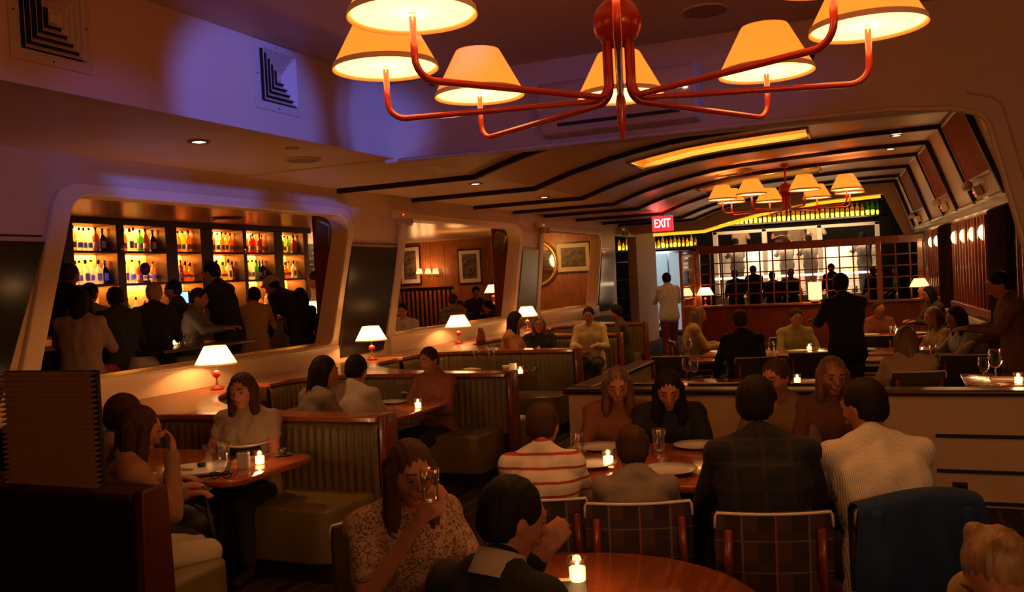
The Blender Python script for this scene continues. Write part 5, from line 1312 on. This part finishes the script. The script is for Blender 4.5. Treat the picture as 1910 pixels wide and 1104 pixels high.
# communal table, near side, backs to the viewer
SEATED = []
SEATED.append((person(at(4.15, 1012, 795), 105, 'child in a white and red striped shirt seen from behind, end of the communal table', hair=('short', 'brown'), top=RS, res='near', k=.86, lean=12, turn=-10, nod=15, sleeve=.4)[0], 105))
SEATED.append((person(at(4.0, 1180, 838), 108, 'small dark haired child in a grey jacket seen from behind at the communal table', hair=('short', 'brown'), top=fab('grey_jacket', (.22, .17, .13)), res='near', k=.82, lean=12, nod=12)[0], 108))
SEATED.append((person(at(3.75, 1412, 752), 105, 'man in a dark navy checked shirt seen from behind at the communal table', hair=('short', 'black'), top=NV, res='near', k=1.0, lean=12, nod=6, turn=-22)[0], 105))
SEATED.append((person(at(3.85, 1612, 757), 112, 'man in a finely striped white shirt leaning over the communal table, seen from behind', hair=('short', 'black'), top=STR, res='near', k=1.04, lean=24, nod=2, turn=30, arms=('table', 'table'))[0], 112))
for chair, (pt, f_a) in zip((ch, chB, chC, cd), SEATED):
    q = pt.location; a = radians(f_a); chair.location = (q.x + .06 * cos(a), q.y + .06 * sin(a), 0); chair.rotation_euler.z = a - pi / 2
cdl = Vector((cd.location.x, cd.location.y, .895)) + Matrix.Rotation(cd.rotation_euler.z, 3, 'Z') @ Vector((0, -.245, 0))
drape('coat', cdl, cd.rotation_euler.z, mat('navy_wool', (.008, .028, .095), .95), 'dark blue coat over the chair behind the man in the striped shirt', .46, .6, 2)
# communal table, far side
person(at(5.75, 1152, 728), -72, 'woman with light brown hair and an orange cardigan facing the viewer across the communal table', hair=('long', 'light'), top=fab('rust', (.20, .07, .025)), res='near', lean=12, nod=14)
person(at(5.55, 1248, 748), -75, 'woman with long dark hair in black looking down at the communal table', hair=('long', 'black'), top=fab('black_top', (.006, .005, .005)), res='near', lean=14, nod=20)
person(at(5.6, 1448, 722), -95, 'red-faced man with short brown hair facing the man in the navy shirt', hair=('short', 'brown'), top=fab('olive', (.15, .09, .04)), res='near', lean=10, turn=-20)
person(at(5.5, 1553, 705), -70, 'woman with long light hair opposite the man in the striped shirt', hair=('long', 'light'), top=fab('wine_top', (.09, .03, .02)), res='near', lean=6, skin='tan')
# booths
person(at(4.5, 262, 800), 62, 'woman with brown hair and a tan jacket in the nearest booth, back to the viewer', hair=('long', 'brown'), top=fab('tan_jacket', (.30, .15, .08)), bottom=fab('white_trousers', (.50, .44, .33)), res='near', lean=12, turn=-10, arms=('table', 'drink'), shoes=mat('white_shoe', (.6, .5, .42), .5))
person(at(4.75, 232, 775), 50, 'dark haired guest in a pale top beyond the woman in the tan jacket', hair=('short', 'brown'), top=fab('pale_top', (.34, .27, .18)), res='mid', lean=10)
person(at(5.88, 452, 728), -75, 'woman in a grey sleeveless top facing the viewer across the nearest booth table', hair=('long', 'brown'), top=fab('grey_top', (.30, .22, .16)), res='near', sleeve=.2, lean=4)
person(at(6.7, 605, 692), 60, 'guest with wavy black hair in the second booth facing right', hair=('bob', 'black'), top=fab('grey_knit', (.20, .15, .11)), res='mid', lean=8, turn=-25)
person(at(6.8, 665, 690), 95, 'guest in a grey-white shirt seen from behind in the second booth', hair=('short', 'black'), top=fab('grey_shirt', (.42, .34, .26)), res='mid', lean=20)
person(at(8.1, 800, 678), -100, 'person in a patterned maroon top at the far side of the second booth', hair=('short', 'brown'), top=floral('maroon_pattern', (.22, .06, .04), (.32, .14, .09), (.1, .03, .02)), res='mid', lean=6)
person(at(11.2, 962, 598), 10, 'dark haired woman with an orange sleeve in the fourth booth, turned away', hair=('longer', 'black'), top=fab('orange_sleeve', (.42, .18, .07)), res='mid', lean=6)
person(at(12.75, 1005, 604), -70, 'light haired woman in a black top beside the candle in the fourth booth', hair=('long', 'light'), top=fab('black_top', (.006, .005, .005)), res='mid', lean=4)
person(at(12.5, 1098, 588), -80, 'man in a pale yellow shirt facing the viewer in the far booths', hair=('short', 'black'), top=fab('pale_yellow', (.55, .42, .22)), res='mid', lean=8)
person(at(13.2, 1148, 583), 200, 'guest in a dark jacket near the last booth, facing left', hair=('short', 'black'), top=fab('dark_jacket', (.05, .035, .03)), res='far', lean=8)
# far room
person(at(9.6, 1380, 598), AWAY, 'guest in black seen from behind in the middle of the far room', hair=('short', 'brown'), top=fab('black_top', (.006, .005, .005)), res='mid', lean=8)
person(at(11.2, 1485, 592), TOWARD, 'guest in an olive shirt facing the viewer across the long far table', hair=('short', 'brown'), top=fab('olive_shirt', (.30, .23, .07)), res='mid', lean=10)
person(at(12.0, 1303, 588), RIGHT, 'woman with light brown hair in a mustard top at the far left table', hair=('long', 'light'), top=fab('mustard', (.34, .20, .06)), res='mid', lean=12)
person(at(9.3, 1568, 530), AWAY, 'waiter in black standing in the middle of the far room with his back turned', pose='stand', hair=('short', 'black'), top=fab('black_top', (.006, .005, .005)), res='mid', lean=8, turn=-30, arms=('fwd', 'fwd'))
person(at(7.7, 1690, 640), 105, 'woman with very long blond hair seen from behind just beyond the half wall', hair=('longer', 'light'), top=fab('cream_top', (.42, .28, .14)), res='mid', lean=4)
person(at(13.5, 1732, 548), LEFT, 'woman with black hair in profile, farthest of the three at the right wall', hair=('bob', 'black'), top=fab('dark_knit', (.05, .03, .025)), res='mid', lean=10)
person(at(10.6, 1740, 592), LEFT, 'woman with long blond hair, middle one of the three at the right wall', hair=('long', 'light'), top=fab('leopard', (.30, .17, .07), var=.5, vscale=30), res='mid', lean=10)
person(at(9.3, 1783, 592), LEFT, 'woman with black hair in a grey-blue shirt reaching over the table at the right wall', hair=('long', 'black'), top=fab('grey_blue', (.20, .19, .20)), res='mid', lean=12, arms=('fwd', 'fwd'))
person(at(7.9, 1862, 530), 190, 'waiter in brown standing by the dark pillar at the right edge', pose='stand', hair=('short', 'black'), top=fab('brown_shirt', (.14, .06, .03)), res='mid', lean=8, nod=16, arms=('fwd', 'lap'))
person(at(12.9, 1640, 575), TOWARD, 'guest in a dark red top facing the viewer behind the standing waiter', hair=('short', 'brown'), top=fab('dark_red', (.20, .05, .03)), res='far', lean=8)
person(at(17.0, 1243, 520), 120, 'waiter in a white jacket walking by the pantry at the end of the left wall', pose='stand', hair=('short', 'black'), top=fab('pale_jacket', (.5, .48, .48)), bottom=fab('maroon_apron', (.12, .015, .03)), res='mid', lean=4)
# behind the screen and in the kitchen
for px, py, d, fc, lab, hc in ((1404, 497, 21.3, AWAY, 'person with a raised head behind the left half of the screen', 'brown'), (1370, 512, 21.0, AWAY, 'person with pale collar at the left of the screen', 'black'), (1475, 510, 21.4, TOWARD, 'low seated figure behind the middle of the screen', 'brown'), (1440, 515, 21.6, AWAY, 'dark head low behind the middle left of the screen', 'black'), (1550, 500, 21.5, AWAY, 'dark head behind the screen right of the lantern', 'black'), (1628, 506, 21.2, AWAY, 'person behind the right part of the screen', 'brown'), (1672, 505, 21.2, LEFT, 'person behind the screen next to the right lamp', 'black')):
    person(at(d, px, py), fc, lab, pose='stand', arms=('lap', 'lap'), hair=('short', hc), top=fab('black_top', (.006, .005, .005)), res='far', lean=6, skin='tan', k=.95)
for px, py, lab, tp, hc in ((1372, 452, 'cook in black at the left of the kitchen pass', fab('cook_black', (.02, .018, .016)), 'black'), (1464, 448, 'cook in dark grey in the middle of the kitchen pass', fab('cook_grey', (.05, .045, .04)), 'brown'), (1508, 446, 'cook in black beside the one in dark grey', fab('cook_black', (.02, .018, .016)), 'black'), (1608, 440, 'cook at the right end of the kitchen pass', fab('cook_black', (.02, .018, .016)), 'black')):
    person(on('Y', 25.15, px, py), AWAY, lab, pose='stand', floor=.72, hair=('short', hc), top=tp, res='far', lean=6, arms=('fwd', 'fwd'))
for px, lab, tp, ar in ((1392, 'person in a cream shirt standing in the upper window, left pane', fab('cream_shirt', (.45, .36, .24)), ('fwd', 'fwd')), (1468, 'person with crossed bare arms in the middle upper window', fab('dark_vest', (.06, .04, .03)), ('cross', 'cross')), (1497, 'person in a grey jacket in the middle upper window', fab('grey_jacket', (.22, .17, .13)), ('lap', 'lap')), (1532, 'person in a white shirt at the post of the upper window', W, ('fwd', 'fwd'))):
    q = at(26.4, px, 425); person((q.x, K + 1.3, 3.02), TOWARD - 10, lab, pose='stand', floor=1.40,  hair=('short', 'black'), top=tp, res='far', lean=6, arms=ar, sleeve=.9 if 'bare' not in lab else .2)
# bar room guests
BR = [((131, 512), 9.7, AWAY - 10, 'balding man in a black suit at the bar, nearest the slanted jamb', ('short', 'brown'), fab('black_top', (.006, .005, .005)), 'stand', ('lap', 'lap'), 4),
      ((150, 562), 8.1, AWAY + 5, 'woman with long dark hair and a pinkish brown top on the orange stool', ('longer', 'black'), fab('rose_brown', (.34, .22, .18)), 'sit2', ('table', 'table'), 2),
      ((168, 548), 9.2, AWAY, 'dark haired guest in beige between the bald man and the man in the blazer', ('short', 'black'), fab('beige_shirt', (.40, .30, .2)), 'stand', ('lap', 'lap'), 8),
      ((215, 556), 8.7, 150, 'man in a dark blazer facing left at the bar', ('short', 'black'), fab('dark_blazer', (.02, .022, .03)), 'stand', ('lap', 'lap'), 12),
      ((288, 547), 9.0, AWAY + 8, 'person with short blond hair and black top seen from behind at the bar', ('short', 'blond'), fab('black_top', (.006, .005, .005)), 'stand', ('lap', 'lap'), 5),
      ((323, 540), 10.3, 205, 'man facing left next to the glowing blue screen at the bar', ('short', 'black'), fab('dark_shirt', (.03, .025, .03)), 'stand', ('lap', 'lap'), 4),
      ((371, 556), 9.6, 28, 'man in a grey-blue shirt talking, turned right in front of the tall man', ('short', 'black'), fab('slate', (.13, .12, .15)), 'stand', ('fwd', 'fwd'), 8),
      ((394, 508), 10.1, 190, 'tall man in black standing in the middle of the bar opening', ('short', 'black'), fab('black_top', (.006, .005, .005)), 'stand', ('fwd', 'lap'), 14),
      ((474, 552), 10.6, AWAY + 10, 'man in a cream jacket leaning on the bar, seen from behind', ('short', 'black'), fab('cream_jacket', (.45, .27, .13)), 'stand', ('table', 'table'), 14),
      ((507, 532), 10.9, 178, 'man in a beige cap and black jacket bending forward at the bar', ('cap', 'black'), fab('black_top', (.006, .005, .005)), 'stand', ('down', 'fwd'), 40),
      ((587, 522), 12.4, LEFT, 'person in a white shirt by the right edge of the bar opening', ('short', 'black'), W, 'stand', ('lap', 'lap'), 6),
      ((560, 553), 11.0, AWAY, 'dark haired person low behind the bending man', ('bob', 'black'), fab('black_top', (.006, .005, .005)), 'stand', ('lap', 'lap'), 6)]
for (px, py), d, fc, lab, hr, tp, ps, ar, ln in BR:
    q = at(d, px, py); k = max(.86, min(1.12, (q.z - .35) / 1.60)) if ps == 'stand' else 1.0
    if ps == 'stand': person(q, fc, lab, pose='stand', floor=.35, hair=hr, top=tp, arms=ar, lean=ln, k=k, res='mid', skin='light')
    else:
        fl = q.z - 1.22; person(q, fc, lab, pose='sit', floor=fl, hair=hr, top=tp, arms=ar, lean=ln, res='mid', bottom=fab('orange_skirt', (.40, .06, .02)))
        t = thing('bar_stool', (q.x + .03, q.y - .05, .35), 'orange seated stool under the woman with long dark hair in the bar opening', 'stool')
        MB().lathe([(0, fl + .03), (.19, fl + .03), (.21, fl + .07), (.19, fl + .10), (0, fl + .11)], 28).build('seat', mat('orange_leather', (.42, .07, .02), .4), t); MB().cyl(.03, .02, fl + .03).lathe([(0, 0), (.2, 0), (.2, .02), (0, .03)], 24).build('pedestal', chrome, t)
q = at(10.4, 338, 555)
t = thing('payment_screen', q, 'small glowing blue till screen among the guests at the bar', 'screen'); t.rotation_euler.z = radians(20)
MB().box(-.10, .10, -.015, .015, -.075, .075).build('housing', black, t); MB().box(-.09, .09, -.018, -.015, -.065, .065).build('display', glow('blue_display', (.25, .45, 1), 1.6), t); MB().box(-.02, .02, -.01, .01, -q.z + 1.43, -.07).build('stand', black, t)
# panelled room guests seen through the second opening
for (px, py), d, fc, lab, hr, tp, ps in (((750, 580), 13.6, TOWARD, 'man in a pale shirt leaning on his hand at the left of the second opening', ('short', 'black'), fab('pale_shirt', (.5, .42, .33)), 0), ((845, 560), 15.5, AWAY, 'guest in a checked shirt seen from behind in the panelled room', ('short', 'brown'), stripes('brown_check', (.12, .07, .05), None, 1, lines=[('X', 10, .3, (.28, .17, .1)), ('Z', 10, .3, (.2, .12, .07))]), 0),
        ((888, 545), 17, TOWARD, 'man in a dark shirt facing the viewer below the right print', ('short', 'black'), fab('dark_shirt', (.03, .025, .03)), 0), ((858, 572), 16.4, TOWARD, 'low seated guest in the middle of the second opening', ('short', 'brown'), fab('black_top', (.006, .005, .005)), 0), ((910, 572), 16, LEFT, 'guest with dark hair at the right edge of the second opening', ('short', 'black'), fab('black_top', (.006, .005, .005)), 0)):
    q = at(d, px, py); person(q, fc, lab, pose='sit', floor=q.z - 1.24, hair=hr, top=tp, res='mid' if d < 14 else 'far', arms=('face', 'table') if d < 14 else ('table', 'table'), lean=10)
bpy.data.scenes.remove(_TS)
